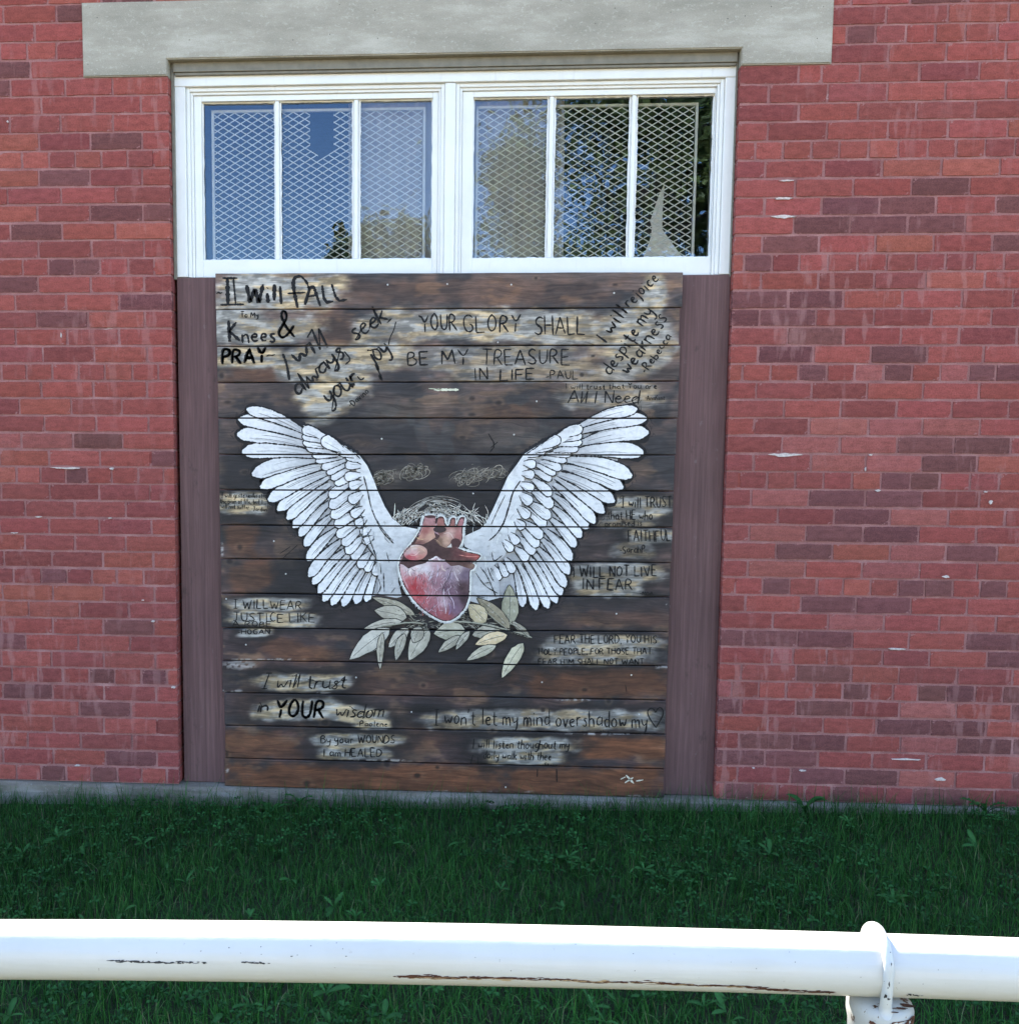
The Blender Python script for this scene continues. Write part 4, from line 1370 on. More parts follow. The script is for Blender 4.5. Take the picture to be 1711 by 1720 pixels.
for _ in range(150):
    q = HT([(rng.uniform(560, 1250), rng.uniform(990, 1110))])[0]
    a_ = rng.normal(0.1, 0.5); l_ = rng.uniform(4, 13)
    P.stroke([q, q + np.array([math.cos(a_), math.sin(a_)]) * l_], rng.uniform(0.7, 1.8), A(np.full(3, rng.uniform(92, 176)) * np.array([1, 1, .96])), 0.6)
for args in (((650, 1010), (312, 872), 66, (138, 140, 130)), ((585, 1030), (330, 975), 108, (152, 156, 152)), ((545, 1062), (248, 1118), 58, (160, 164, 162)), ((430, 1140), (290, 1312), 78, (150, 156, 156)),
             ((450, 1120), (132, 1365), 120, (168, 176, 180)), ((392, 1150), (375, 1445), 46, (150, 154, 148)), ((600, 1120), (443, 1268), 80, (158, 164, 164)), ((570, 1160), (500, 1372), 62, (150, 156, 154)),
             ((760, 1120), (604, 1372), 118, (156, 162, 160)), ((700, 1110), (640, 1230), 90, (146, 152, 150)), ((1050, 1130), (802, 1160), 130, (150, 158, 150)), ((1022, 1180), (838, 1308), 62, (140, 146, 142)), ((1086, 1140), (978, 1286), 46, (150, 158, 156)),
             ((1330, 1130), (1108, 1170), 100, (138, 144, 140)), ((1385, 1170), (1132, 1245), 82, (200, 182, 146)), ((1295, 1255), (1064, 1372), 66, (160, 166, 156)), ((1512, 1235), (1345, 1510), 92, (176, 182, 164)),
             ((1395, 1100), (1402, 768), 116, (132, 142, 130)), ((1405, 1115), (1145, 875), 86, (124, 122, 106)), ((1215, 1066), (1075, 925), 116, (166, 158, 128)), ((1562, 1192), (1420, 1060), 46, (120, 122, 116))):
    leaf(P, *args[:3], args[3], 0.03)
for pts, w in (([(1580, 1192), (1500, 1160), (1400, 1135), (1200, 1085), (1050, 1068), (960, 1065)], 4.2), ([(1560, 1190), (1470, 1110), (1400, 1070)], 2.2), ([(720, 1080), (600, 1068), (470, 1090), (380, 1100)], 3.0), ([(1390, 1125), (1300, 1060), (1210, 980)], 1.6), ([(650, 1060), (600, 1000)], 1.6)):
    P.up(); P.stroke(smooth(HT(pts), 2), w, A(158, 160, 150), 0.5); P.up(); P.stroke(smooth(HT(pts), 2) + np.array([0.6, 1.2]), w * 0.4, A(46, 44, 44), 0.5)
P.build("olive_branch", mural, "pale grey green leaf spray painted under the heart")

# ---- heart
P = Paint()
P.k = 0.0125
HEART = [(730, 220), (820, 225), (815, 300), (835, 228), (880, 228), (892, 298), (928, 305), (940, 235), (973, 238), (970, 303), (985, 300), (1012, 230), (1048, 238), (1025, 320), (1030, 390), (1015, 450), (985, 478), (1070, 508), (1180, 530),
         (1150, 570), (1095, 592), (1130, 607), (1122, 640), (1085, 648), (1085, 720), (1083, 850), (1060, 930), (1010, 1000), (950, 1045), (900, 1058), (850, 1045), (770, 1000), (690, 940), (620, 860), (565, 770), (535, 680), (525, 595), (552, 525), (615, 455), (680, 365), (712, 290)]
hp = HT(HEART)
hc = hp.mean(0)
loop = np.concatenate([hp, hp[:1]])
for w_, c_ in ((9.5, (186, 194, 202)), (5.5, (222, 228, 234))):
    P.stroke(smooth(loop, 1), w_, A(*c_), 0.0, 0.12); P.up()
hcol = lambda lst: idw([(HT(p), c) for p, c in lst], 3.2)
filled(P, smooth(loop, 1)[:-1], hcol(
    [((600, 650), (214, 206, 216)), ((560, 690), (204, 172, 184)), ((640, 790), (176, 66, 76)), ((600, 740), (186, 110, 120)), ((700, 720), (178, 112, 126)), ((740, 650), (212, 208, 222)), ((680, 640), (220, 214, 224)), ((830, 640), (186, 158, 172)), ((820, 750), (156, 120, 138)), ((720, 900), (182, 100, 110)),
     ((650, 870), (188, 106, 114)), ((700, 840), (172, 80, 90)), ((800, 930), (160, 102, 118)), ((880, 900), (190, 166, 182)), ((930, 700), (150, 136, 160)), ((990, 650), (180, 168, 178)), ((1040, 690), (112, 98, 120)), ((1030, 790), (72, 54, 62)), ((1035, 880), (66, 50, 58)), ((965, 960), (122, 100, 126)),
     ((900, 1020), (150, 86, 92)), ((820, 1000), (156, 88, 100)), ((700, 955), (148, 84, 94)), ((590, 830), (150, 90, 98)), ((760, 830), (176, 126, 140)), ((900, 800), (112, 86, 106)), ((960, 820), (118, 94, 112)), ((980, 900), (112, 92, 112))]), 54)
P.up()
DK = [(540, 575), (565, 520), (620, 450), (672, 380), (760, 330), (860, 380), (930, 440), (990, 478), (1070, 510), (1176, 532), (1148, 568), (1095, 590), (1126, 610), (1118, 636), (1085, 640), (1000, 612), (940, 620), (890, 580), (828, 540), (780, 560), (735, 596), (660, 615), (600, 640), (560, 610), (530, 600)]
filled(P, HT(DK), hcol([((650, 440), (80, 58, 60)), ((700, 470), (72, 52, 55)), ((800, 500), (68, 50, 54)), ((900, 520), (74, 54, 56)), ((1000, 535), (98, 62, 66)), ((1090, 535), (156, 86, 88)), ((1160, 535), (166, 84, 84)), ((1080, 580), (74, 54, 56)), ((560, 585), (72, 52, 55)), ((620, 615), (80, 58, 62)), ((1110, 620), (124, 102, 94)), ((1000, 600), (88, 68, 68)), ((720, 585), (76, 56, 58))]), 30)
P.up()
t = np.linspace(0, 2 * math.pi, 30)[:-1]
filled(P, HT(np.stack([655 + 95 * np.cos(t) - 6 * np.sin(t), 512 + 62 * np.sin(t)], -1)), hcol([((600, 510), (200, 178, 184)), ((640, 470), (216, 204, 206)), ((700, 500), (190, 156, 148)), ((640, 545), (190, 104, 116)), ((610, 545), (176, 78, 90)), ((700, 550), (184, 126, 122)), ((650, 510), (204, 170, 176))]), 20)
P.up()
filled(P, HT([(733, 226), (818, 228), (816, 300), (800, 330), (815, 390), (770, 420), (720, 445), (650, 440), (690, 372), (716, 300)]), hcol([((770, 250), (176, 134, 142)), ((690, 400), (190, 146, 134)), ((740, 340), (160, 106, 106)), ((770, 380), (196, 160, 146)), ((690, 430), (120, 84, 84))]), 24)
P.up()
filled(P, HT([(836, 232), (878, 232), (890, 300), (928, 307), (942, 240), (972, 242), (972, 305), (987, 302), (1013, 236), (1046, 240), (1023, 320), (1028, 390), (1013, 450), (985, 474), (930, 440), (900, 476), (850, 455), (820, 420), (850, 380), (820, 330)]), hcol([((855, 255), (158, 108, 106)), ((955, 275), (158, 112, 110)), ((1025, 265), (176, 124, 134)), ((850, 345), (120, 84, 84)), ((930, 365), (204, 172, 170)), ((1000, 385), (168, 114, 116)), ((850, 425), (130, 104, 92)), ((900, 410), (196, 164, 150)), ((985, 440), (100, 70, 74))]), 30)
P.up()
# rims of the vessels, veins and lights
for cx, cy, rx, ry, c_ in ((775, 226, 44, 13, (92, 62, 66)), (857, 232, 23, 9, (104, 68, 68)), (957, 240, 16, 8, (110, 72, 70)), (1030, 235, 19, 8, (120, 78, 84)), (850, 328, 52, 26, (66, 54, 58)), (975, 432, 40, 34, (78, 54, 58))):
    t = np.linspace(0, 2 * math.pi, 18)[:-1]
    P.poly(HT(np.stack([cx + rx * np.cos(t), cy + ry * np.sin(t)], -1)), A(*c_)); P.up(0.00003)
P.poly(HT([(905, 470), (940, 440), (945, 470)]), A(214, 212, 214)); P.up()
VEINS = [([(750, 580), (800, 560), (825, 540), (850, 580), (890, 570)], 3.2, (226, 220, 230)), ([(870, 600), (865, 640), (900, 660)], 2.6, (206, 190, 190)), ([(940, 650), (920, 720), (880, 770), (870, 830)], 1.6, (70, 50, 64)), ([(880, 770), (900, 840), (950, 900)], 1.2, (74, 54, 70)),
         ([(800, 640), (780, 700), (760, 740)], 2.2, (206, 198, 220)), ([(830, 600), (840, 660), (820, 720)], 2.2, (196, 186, 212)), ([(960, 650), (975, 700), (1000, 740)], 2.4, (200, 190, 206)), ([(990, 640), (1010, 680)], 2.2, (206, 200, 212)), ([(910, 790), (930, 860), (960, 900), (965, 960)], 1.6, (196, 182, 206)),
         ([(880, 800), (880, 880), (900, 960), (895, 1000)], 1.8, (206, 196, 214)), ([(850, 830), (830, 900), (850, 980)], 1.4, (190, 160, 184)), ([(620, 700), (600, 660), (640, 640)], 2.8, (230, 220, 226)), ([(660, 700), (690, 660), (720, 690)], 2.2, (214, 196, 204)),
         ([(545, 640), (560, 720), (600, 800)], 2.0, (206, 160, 172)), ([(660, 700), (650, 790), (690, 860)], 2.4, (176, 66, 76)), ([(610, 760), (640, 820), (700, 900)], 2.0, (182, 84, 94)), ([(700, 690), (720, 760), (710, 820)], 1.6, (170, 74, 84)), ([(760, 900), (790, 840), (800, 790)], 1.4, (196, 150, 172)),
         ([(920, 910), (940, 960), (920, 1010)], 1.4, (150, 140, 190)), ([(1000, 530), (1080, 545), (1165, 540)], 1.6, (206, 140, 136)), ([(1020, 500), (1100, 520)], 1.2, (150, 120, 112)), ([(640, 380), (700, 410), (740, 400)], 1.2, (206, 180, 150)), ([(880, 360), (930, 350), (960, 400)], 1.4, (226, 206, 204)), ([(800, 400), (840, 420), (860, 450)], 1.0, (176, 150, 130)),
         ([(590, 490), (640, 465), (700, 470), (735, 510)], 1.4, (206, 176, 160)), ([(610, 530), (650, 540), (690, 500)], 1.2, (226, 190, 190))]
for pts, w_, c_ in VEINS:
    P.stroke(smooth(HT(pts), 2), w_ * 0.8, A(*c_), 0.7, 0.25)
    P.up(0.00002)
for _ in range(420):
    x, y = rng.uniform(570, 1030), rng.uniform(620, 1000)
    if abs(x - 800) > 260 - (y - 620) * 0.42: continue
    a_ = math.radians(rng.normal(100, 28)); L_ = rng.uniform(14, 46)
    c_ = (rng.choice([212, 160, 100]),) * 1
    red = x < 740
    base_c = np.array([190, 90, 100]) if red and rng.random() < .5 else np.array([c_[0], c_[0] * .92, c_[0] * 1.02])
    P.stroke(smooth(HT([(x, y), (x + math.cos(a_) * L_ * .5 + rng.normal(0, 6), y + math.sin(a_) * L_ * .5), (x + math.cos(a_) * L_, y + math.sin(a_) * L_)]), 1), rng.uniform(0.45, 0.95), A(np.clip(base_c, 0, 245)), 0.7)
P.stroke(smooth(loop, 1), 1.3, A(70, 52, 58), 0.2, 0.5)
P.build("heart", mural, "red and purple anatomical heart painted in the middle of the panel")

# ---- loose white lines: hair-like halo over the heart and pale chain scrolls
P = Paint()
P.k = 0.0060
for _ in range(95):
    x = rng.uniform(455, 1240)
    base_y = 300 - 40 * math.cos((x - 850) / 400 * 1.5)
    s = -1 if x < 860 else 1
    h = rng.uniform(60, 170)
    p0 = np.array([x, base_y + rng.uniform(-20, 30)])
    p1 = p0 + np.array([s * rng.uniform(-90, 30), -h * 0.6])
    p2 = p0 + np.array([s * rng.uniform(-190, 40), -h])
    P.stroke(smooth(HT([p0, p1, p2]), 2), rng.uniform(0.6, 1.15), A(np.full(3, rng.uniform(185, 245))), 0.7)
for _ in range(26):
    r_ = rng.uniform(120, 240)
    t = np.linspace(rng.uniform(3.3, 4.2), rng.uniform(4.6, 5.8), 10)
    P.stroke(HT(np.stack([850 + r_ * 1.1 * np.cos(t) + rng.normal(0, 20), 240 + r_ * .75 * np.sin(t)], -1)), rng.uniform(0.45, 0.9), A(np.full(3, rng.uniform(140, 205))), 0.7)
for x0, x1, yc in ((628, 664, 803), (668, 718, 793), (762, 800, 802), (792, 852, 795)):
    for _ in range(24):
        cx, cy = rng.uniform(x0 + 8, x1 - 8), yc + rng.normal(0, 3.5)
        r1, r2, an = rng.uniform(7, 17), rng.uniform(3, 9), rng.normal(-0.35, 0.4)
        t = np.linspace(rng.uniform(0, 6), rng.uniform(0, 6) + rng.uniform(2.5, 5.5), 14)
        ex, ey = r1 * np.cos(t), r2 * np.sin(t)
        P.stroke(np.stack([cx + ex * math.cos(an) - ey * math.sin(an), cy + ex * math.sin(an) + ey * math.cos(an)], -1), rng.uniform(0.5, 1.2), A(np.full(3, rng.uniform(104, 178)) * np.array([1, .98, .94])), 0.6)
P.build("chalk_scroll", mural, "thin pale scribbled lines above the heart")

# ------------------------------------------------------------------ handwriting (single-stroke letters)
GLY = {
 "A": (.68, "0,0 .33,1 .66,0|.12,.36 .55,.36"), "B": (.55, "0,0 0,1 .4,.94 .46,.74 .33,.56 0,.52|.33,.54 .54,.4 .52,.14 .3,0 0,0"), "C": (.52, ".5,.85 .3,1 .08,.8 .03,.4 .15,.08 .35,0 .52,.15"), "D": (.6, "0,0 0,1 .35,.92 .58,.6 .55,.3 .3,.03 0,0"),
 "E": (.52, ".5,1 0,1 0,0 .52,0|0,.52 .42,.53"), "F": (.5, ".5,1 0,1 0,0|0,.52 .4,.53"), "G": (.62, ".58,.84 .4,1 .15,.9 0,.55 .1,.15 .35,0 .6,.12 .6,.45 .38,.45"), "H": (.56, "0,0 0,1|.55,0 .55,1|0,.5 .55,.5"),
 "I": (.2, ".1,0 .1,1"), "1": (.42, "0,1 .4,1|0,0 .4,0|.2,0 .2,1"), "J": (.5, "0,1 .5,1|.3,1 .3,.2 .2,0 0,.1"), "K": (.56, "0,0 0,1|.5,1 0,.45|.12,.55 .55,0"), "L": (.5, "0,1 0,0 .5,.02"),
 "M": (.76, "0,0 .08,1 .38,.3 .68,1 .76,0"), "N": (.56, "0,0 0,1 .55,0 .55,1"), "O": (.58, ".3,1 .05,.75 .03,.3 .28,0 .55,.25 .55,.75 .3,1"), "P": (.48, "0,0 0,1 .4,.95 .48,.72 .35,.5 0,.46"),
 "R": (.56, "0,0 0,1 .4,.95 .48,.72 .35,.5 0,.46|.2,.48 .55,0"), "S": (.52, ".5,.88 .3,1 .05,.85 .08,.6 .42,.42 .5,.15 .25,0 0,.12"), "T": (.6, "0,1 .6,1|.3,1 .3,0"), "U": (.54, "0,1 .02,.25 .25,0 .5,.2 .52,1"),
 "V": (.6, "0,1 .3,0 .6,1"), "W": (.85, "0,1 .2,0 .42,.75 .62,0 .85,1"), "X": (.55, "0,1 .55,0|.55,1 0,0"), "Y": (.56, "0,1 .28,.5 .56,1|.28,.5 .26,0"),
 "a": (.5, ".45,.5 .2,.58 0,.3 .15,.02 .4,.2|.45,.56 .44,.1 .52,0"), "b": (.46, "0,1 0,0|0,.4 .25,.57 .45,.35 .3,.02 0,.08"), "c": (.42, ".4,.5 .18,.57 0,.3 .15,.02 .42,.1"), "d": (.46, ".42,.5 .18,.57 0,.3 .15,.02 .4,.15|.44,1 .44,0"),
 "e": (.43, "0,.32 .4,.34 .33,.55 .12,.53 0,.28 .15,.02 .42,.1"), "f": (.36, ".42,.9 .28,1 .15,.85 .15,0|0,.55 .35,.56"), "g": (.46, ".42,.5 .18,.57 0,.32 .15,.05 .4,.2|.44,.56 .44,-.2 .25,-.35 .02,-.25"), "h": (.44, "0,1 0,0|0,.4 .22,.57 .4,.45 .42,0"),
 "i": (.16, ".08,.56 .08,0|.07,.78 .1,.84"), "j": (.25, ".2,.56 .2,-.2 .05,-.33|.19,.78 .22,.84"), "k": (.4, "0,1 0,0|.36,.56 0,.25|.1,.32 .4,0"), "l": (.16, ".08,1 .08,0"), "m": (.64, "0,.56 0,0|0,.4 .18,.57 .3,.45 .3,0|.3,.4 .48,.57 .6,.45 .62,0"),
 "n": (.44, "0,.56 0,0|0,.4 .22,.57 .4,.45 .42,0"), "o": (.46, ".22,.57 .02,.4 .05,.1 .25,.0 .44,.2 .42,.45 .22,.57"), "p": (.46, "0,.56 0,-.35|0,.42 .25,.57 .45,.35 .3,.02 0,.08"), "r": (.36, "0,.56 0,0|0,.35 .15,.55 .34,.52"),
 "s": (.36, ".34,.5 .18,.58 .03,.45 .3,.25 .32,.08 .15,0 0,.08"), "t": (.36, ".16,.85 .16,.1 .3,0 .38,.05|0,.57 .34,.58"), "u": (.5, "0,.56 .02,.12 .2,0 .4,.2|.42,.56 .42,.08 .5,0"), "v": (.4, "0,.56 .2,0 .4,.56"),
 "w": (.62, "0,.56 .15,0 .3,.45 .46,0 .62,.56"), "y": (.44, "0,.56 .05,.25 .22,.18 .4,.35|.42,.56 .4,-.1 .22,-.35 0,-.28"), "~": (.42, "0,.4 .12,.55 .28,.4 .42,.52"), "-": (.3, "0,.38 .3,.42"), ".": (.06, "0,0 .05,.06"), ",": (.1, ".06,.05 0,-.16"),
 "'": (.08, ".05,1 .03,.8"), "&": (.62, ".62,.45 .4,.1 .15,0 0,.2 .15,.45 .4,.75 .35,.98 .2,1 .13,.8 .3,.45 .62,0"), "#": (1.0, ".5,0 .1,.5 .02,.8 .2,1 .42,.9 .5,.7 .58,.9 .8,1 .98,.8 .9,.5 .5,0"), "!": (.44, ".42,.9 .3,1 .12,.85 .15,0|0,.5 .36,.52")}
SHARP = set("AEFHKLMNVWXTIiltv1")


def write(text, x0, y0, x1, y1, h, w, col=None, slant=0.0, join=False, dbl=0.0, rag=0.035):
    """one line of handwriting; gives one Paint per word"""
    col = A(15, 15, 19) if col is None else col
    gap = 0.17 if not join else 0.10
    adv = [(0.36 if ch == " " else GLY[ch][0] + gap) for ch in text]
    tot = sum(adv) - gap
    d = np.array([x1 - x0, y1 - y0], float)
    Ln = np.hypot(*d); d /= Ln
    upv = np.array([d[1], -d[0]])
    sx = Ln / tot
    pen = 0.0
    prev = None
    words_ = [Paint()]
    for ch, ad in zip(text, adv):
        P = words_[-1]
        if ch != " ":
            dy = rng.normal(0, rag); sc = 1 + rng.normal(0, rag)
            rot = rng.normal(0, rag * 0.9)
            ends = []
            for pl in GLY[ch][1].split("|"):
                q = np.array([[float(z) for z in pr.split(",")] for pr in pl.split()])
                q = q + rng.normal(0, 0.018, q.shape)
                if ch not in SHARP and len(q) > 2: q = smooth(q, 2)
                gx, gy = q[:, 0], q[:, 1] * sc + dy
                gx = gx + gy * (slant + rot)
                pts = np.array([x0, y0]) + np.outer((pen + gx) * sx, d) + np.outer(gy * h, upv)
                P.stroke(pts, (w * 1.05 + 0.25) * rng.uniform(0.85, 1.15), col, 0.4, 0.16)
                if dbl: P.stroke(pts + np.array([dbl, rng.uniform(-.5, .5)]), w * 0.8, col, 0.45, 0.2)
                ends.append(pts)
            if join and prev is not None and ch.islower():
                P.stroke(smooth([prev, (prev + ends[0][0]) / 2 + np.array([0, h * .06]), ends[0][0]], 1), w * 0.6, col, 0.3)
            prev = ends[-1][-1] if ch.islower() else None
        else:
            prev = None
            words_.append(Paint())
        pen += ad
    return words_


def inscription(lines, label=None, k=0.0010, name="painted_word"):
    todo = []
    for a in lines:
        if a is None:
            todo.append(Paint())
        elif callable(a):
            if not todo or name != "painted_word": todo.append(Paint())
            a(todo[-1])
        else:
            todo += write(*a[0], **a[1])
    for P in todo:
        P.v = [(x, y - k, z) for x, y, z in P.v]
        P.build(name, mural, label)


L = lambda *a, **k: (a, k)
S = lambda pts, w, c=None: (lambda P: P.stroke(smooth(pts, 1) if len(pts) > 2 else pts, w, A(17, 17, 22) if c is None else c, 0.4, 0.2))
inscription([L("~", 364, 501, 374, 501, 16, 2.4), S([(374, 467), (399, 467)], 4), S([(370, 512), (410, 511)], 3.6), S([(382, 467), (383, 511)], 6.5), S([(392, 467), (396, 511)], 3.4), L("Will", 414, 508, 474, 508, 30, 5.4), S([(505, 463), (494, 466), (492, 480), (500, 517)], 5.6), S([(483, 493), (513, 491)], 3.2), S([(505, 463), (516, 474), (519, 486)], 4),
             S([(512, 512), (524, 472), (538, 514)], 5.0), S([(517, 498), (531, 496)], 3.4), S([(541, 479), (545, 508), (560, 506)], 5.0), S([(557, 477), (566, 506), (583, 503)], 4.6)])
inscription([L("To My", 404, 533, 434, 533, 10, 1.6), None, S([(384, 538), (386, 574)], 5.5), S([(397, 541), (384, 558)], 4.5), S([(385, 556), (403, 572)], 5.2), L("nees", 407, 574, 462, 574, 26, 3.4), L("&", 468, 570, 495, 568, 46, 3.6, dbl=1.2)])
inscription([L("PRAY", 374, 611, 447, 609, 25, 4.6, dbl=1.0), L("~", 448, 604, 463, 602, 12, 1.8)])
inscription([S([(475, 594), (482, 612), (486, 638)], 4.4), L("will", 498, 613, 552, 578, 36, 4.0, slant=.1, join=True), L("always", 502, 668, 580, 596, 32, 3.4, slant=.12, join=True), L("seek", 598, 574, 652, 537, 32, 3.0, slant=.12, join=True), S([(652, 538), (660, 534), (650, 542)], 1.8), S([(665, 540), (661, 556), (655, 566), (652, 582)], 1.8),
             L("your", 552, 681, 606, 640, 34, 3.4, slant=.1, join=True), S([(600, 632), (606, 639), (612, 634)], 2.6), L("joy", 628, 614, 656, 590, 36, 3.2, slant=.1, join=True), S([(630, 612), (640, 632), (642, 641), (636, 630)], 3.0), None, S([(578, 590), (590, 604), (580, 612)], 2.4), L("-Davina", 590, 685, 620, 659, 11, 1.5)])
inscription([L("YOUR", 708, 557, 767, 555, 28, 2.4), L("GLORY", 779, 559, 873, 557, 30, 2.4), L("SHALL", 898, 561, 982, 561, 30, 2.3), L("BE", 685, 613, 719, 612, 22, 2.5), L("MY", 742, 612, 786, 611, 24, 2.2), L("TREASURE", 809, 613, 956, 612, 26, 2.2), L("IN", 797, 639, 819, 638, 20, 2.2), L("LIFE", 840, 639, 897, 638, 18, 2.2), L("-PAUL", 917, 638, 970, 635, 14, 1.6), None, S([(708, 533), (703, 530)], 3)])
inscription([S([(1001, 562), (1019, 575)], 3.0), L("will", 1026, 562, 1054, 524, 24, 2.6, dbl=1.0), L("rejoice", 1058, 518, 1107, 470, 22, 2.5), L("despite my", 1026, 631, 1098, 524, 24, 2.5), L("weakness", 1056, 630, 1122, 536, 25, 2.6), L("-Rebecca", 1086, 628, 1128, 566, 15, 2.0)])
inscription([L("I will trust that You are", 950, 654, 1103, 653, 10, 1.3), L("All I Need", 953, 677, 1072, 677, 21, 2.0, slant=.1, join=True), L("-AnaKent", 1083, 672, 1116, 672, 8, 1.0)])
inscription([L("1 will grate understan", 372, 836, 449, 836, 9, 1.05), L("the pain of life, but I", 370, 846, 441, 847, 9, 1.1), L("will not suffer", 371, 854, 419, 856, 9, 1.0), L("-Jordan", 422, 858, 448, 859, 8, 1.0, slant=.1)])
inscription([L("1 will TRUST", 1043, 852, 1128, 853, 18, 1.7), L("that HE who", 1020, 873, 1095, 873, 16, 1.7), L("promised is", 1016, 885, 1078, 884, 12, 1.4), L("FAITHFUL", 1055, 910, 1126, 908, 19, 1.7), L("-SarahP.", 1041, 930, 1085, 928, 13, 1.5)])
inscription([L("I WILL NOT LIVE", 962, 969, 1102, 967, 18, 2.0), L("IN FEAR", 977, 990, 1061, 991, 19, 2.2), L("-MDA", 1074, 999, 1096, 999, 6, 1.2)], k=0.0085)
inscription([L("1 WILLWEAR", 392, 1022, 506, 1024, 15, 1.5), L("JUSTICE LIKE", 392, 1043, 529, 1046, 15, 1.5), L("A ROBE", 391, 1052, 456, 1053, 9, 1.4), L("-HOGAN", 400, 1065, 453, 1065, 8, 1.5)])
inscription([L("1 will trust", 438, 1157, 580, 1157, 25, 2.0, slant=.22, join=True), L("in", 430, 1197, 450, 1196, 19, 2.4, slant=.2, join=True), L("YOUR", 461, 1206, 543, 1206, 30, 3.8, slant=.12, dbl=1.0), L("wisdom", 562, 1205, 643, 1206, 24, 1.8, slant=.25, join=True), L("-Paolene", 599, 1220, 651, 1221, 10, 1.4)])
inscription([L("By your WOUNDS", 539, 1248, 663, 1249, 14, 1.5), L("I am HEALED", 543, 1271, 641, 1271, 14, 1.6)])
inscription([L("1 won't let my mind overshadow my", 728, 1217, 1086, 1223, 27, 1.8), L("#", 1087, 1222, 1115, 1222, 33, 1.7), L("the", 1007, 1231, 1024, 1231, 5, 0.9)])
inscription([L("I will listen thoughout my", 793, 1257, 955, 1259, 16, 1.5, slant=.12), L("daily walk with thee", 811, 1275, 925, 1278, 15, 1.5, slant=.1), L("-Steve", 910, 1287, 936, 1288, 6, 1.0), None, S([(790, 1284), (794, 1268)], 1.6), S([(803, 1285), (802, 1272)], 1.6)])
inscription([L("FEAR THE LORD, YOU HIS", 931, 1081, 1103, 1081, 14, 1.5), L("HOLY PEOPLE, FOR THOSE THAT", 905, 1100, 1094, 1099, 11, 1.4), L("FEAR HIM SHALL NOT WANT", 904, 1117, 1081, 1116, 10, 1.4)])
CHALK = A(206, 206, 198)
inscription([S([(1042, 1309), (1050, 1305)], 2.2, CHALK), S([(1051, 1302), (1064, 1316)], 3.0, CHALK), S([(1063, 1306), (1049, 1315)], 2.4, CHALK), S([(1068, 1312), (1080, 1310)], 2.2, CHALK)], "white paint stroke of a small cross between two dashes", name="painted_stroke")
inscription([S([(720, 652.5), (742, 654)], 1.6, A(205, 214, 196)), S([(729, 654.5), (770, 654.5)], 3.4, A(214, 220, 206))], "short pale paint smear", name="painted_stroke")
inscription([S([(902.5, 1291.5), (902, 1305)], 1.6), S([(934.5, 1292), (935, 1314)], 1.8), S([(820, 728), (832, 748), (822, 760)], 1.8), S([(836, 742), (824, 752)], 1.4), S([(470, 930), (488, 918)], 1.2), S([(475, 938), (500, 915)], 1.2), S([(1050, 1150), (1052, 1162)], 1.2)], "short black paint stroke", name="painted_stroke")

# nail heads
for nx_, ny_ in ((651, 478), (751, 477), (858.5, 478), (1031, 492), (901, 674), (641, 737), (863, 730), (794.5, 829), (1035, 1031), (910, 1146), (849, 1322.5), (460, 909), (480, 964), (598, 1138), (413, 1083), (691, 1196), (836, 575), (380, 1006), (1073, 1200), (1060, 1134)):
    X, Z = W(nx_, ny_, YP)
    bm = bmesh.new()
    bmesh.ops.create_uvsphere(bm, u_segments=10, v_segments=6, radius=0.0034)
    for v in bm.verts: v.co = Vector((float(X) + v.co.x, YP - 0.0008 + v.co.y * 0.45, float(Z) + v.co.z))
    m = MB(); m.add_bm(bm)
    m.build("nail", M_NAIL, mural, True)

# ------------------------------------------------------------------ curtain and cloth behind the screens
def at(px, py, Y):
    X, Z = W(px, py, Y)
    return float(X), float(Z)


cx0, cx1 = px_x(586, 300, 0.18), px_x(944, 300, 0.18)
n = 120
vv, ff = [], []
for j in range(13):
    z = 1.93 + (2.80 - 1.93) * j / 12
    for i in range(n + 1):
        x = cx0 + (cx1 - cx0) * i / n + (0.012 * (1 - j / 12) if i == n else 0)
        vv.append((x, 0.175 + 0.010 * math.sin(i * 0.62) + 0.006 * math.sin(i * 0.23 + j * 0.1), z))
for j in range(12):
    for i in range(n):
        a = j * (n + 1) + i
        ff.append((a, a + 1, a + n + 2, a + n + 1))
o = link("curtain", mesh_np("curtain", vv, ff, None, True), M_CURT)
so = o.modifiers.new("thickness", 'SOLIDIFY'); so.thickness = 0.002
tag(o, "grey curtain hanging behind the middle panes of the window", "curtain")
YC = 0.150
s3 = lambda p: (p[0] / 3.1685 + 740, p[1] / 3.1685 + 80)
ol = [(1070, 1140), (1110, 1060), (1122, 1000), (1128, 950), (1120, 915), (1142, 850), (1170, 770), (1200, 708), (1198, 760), (1188, 850), (1182, 960), (1215, 1010), (1250, 1060), (1305, 1140)]
bm = bmesh.new()
vl = []
for i, p in enumerate(ol):
    X, Z = at(*s3(p), YC)
    vl.append(bm.verts.new((X, YC + 0.003 * math.sin(i * 1.7) + 0.12 * max(0.0, Z - 2.06), Z)))
f = bm.faces.new(vl)
bmesh.ops.triangulate(bm, faces=[f])
r = bmesh.ops.extrude_face_region(bm, geom=bm.faces[:])
for g in r["geom"]:
    if isinstance(g, bmesh.types.BMVert): g.co.y += 0.004
bmesh.ops.recalc_face_normals(bm, faces=bm.faces[:])
m = MB(); m.add_bm(bm)
tag(m.build("folded_cloth", M_CLOTH), "white folded cloth rising to a point behind the rightmost window pane", "cloth")
# unseen ledge it stands on, made white to bounce light up onto it
mb = MB()
mb.box(XL + 0.02, XR - 0.02, 0.163, 0.30, 1.90, 2.005, 0.003)
mb.build("inner_sill", M_WHITE, building)

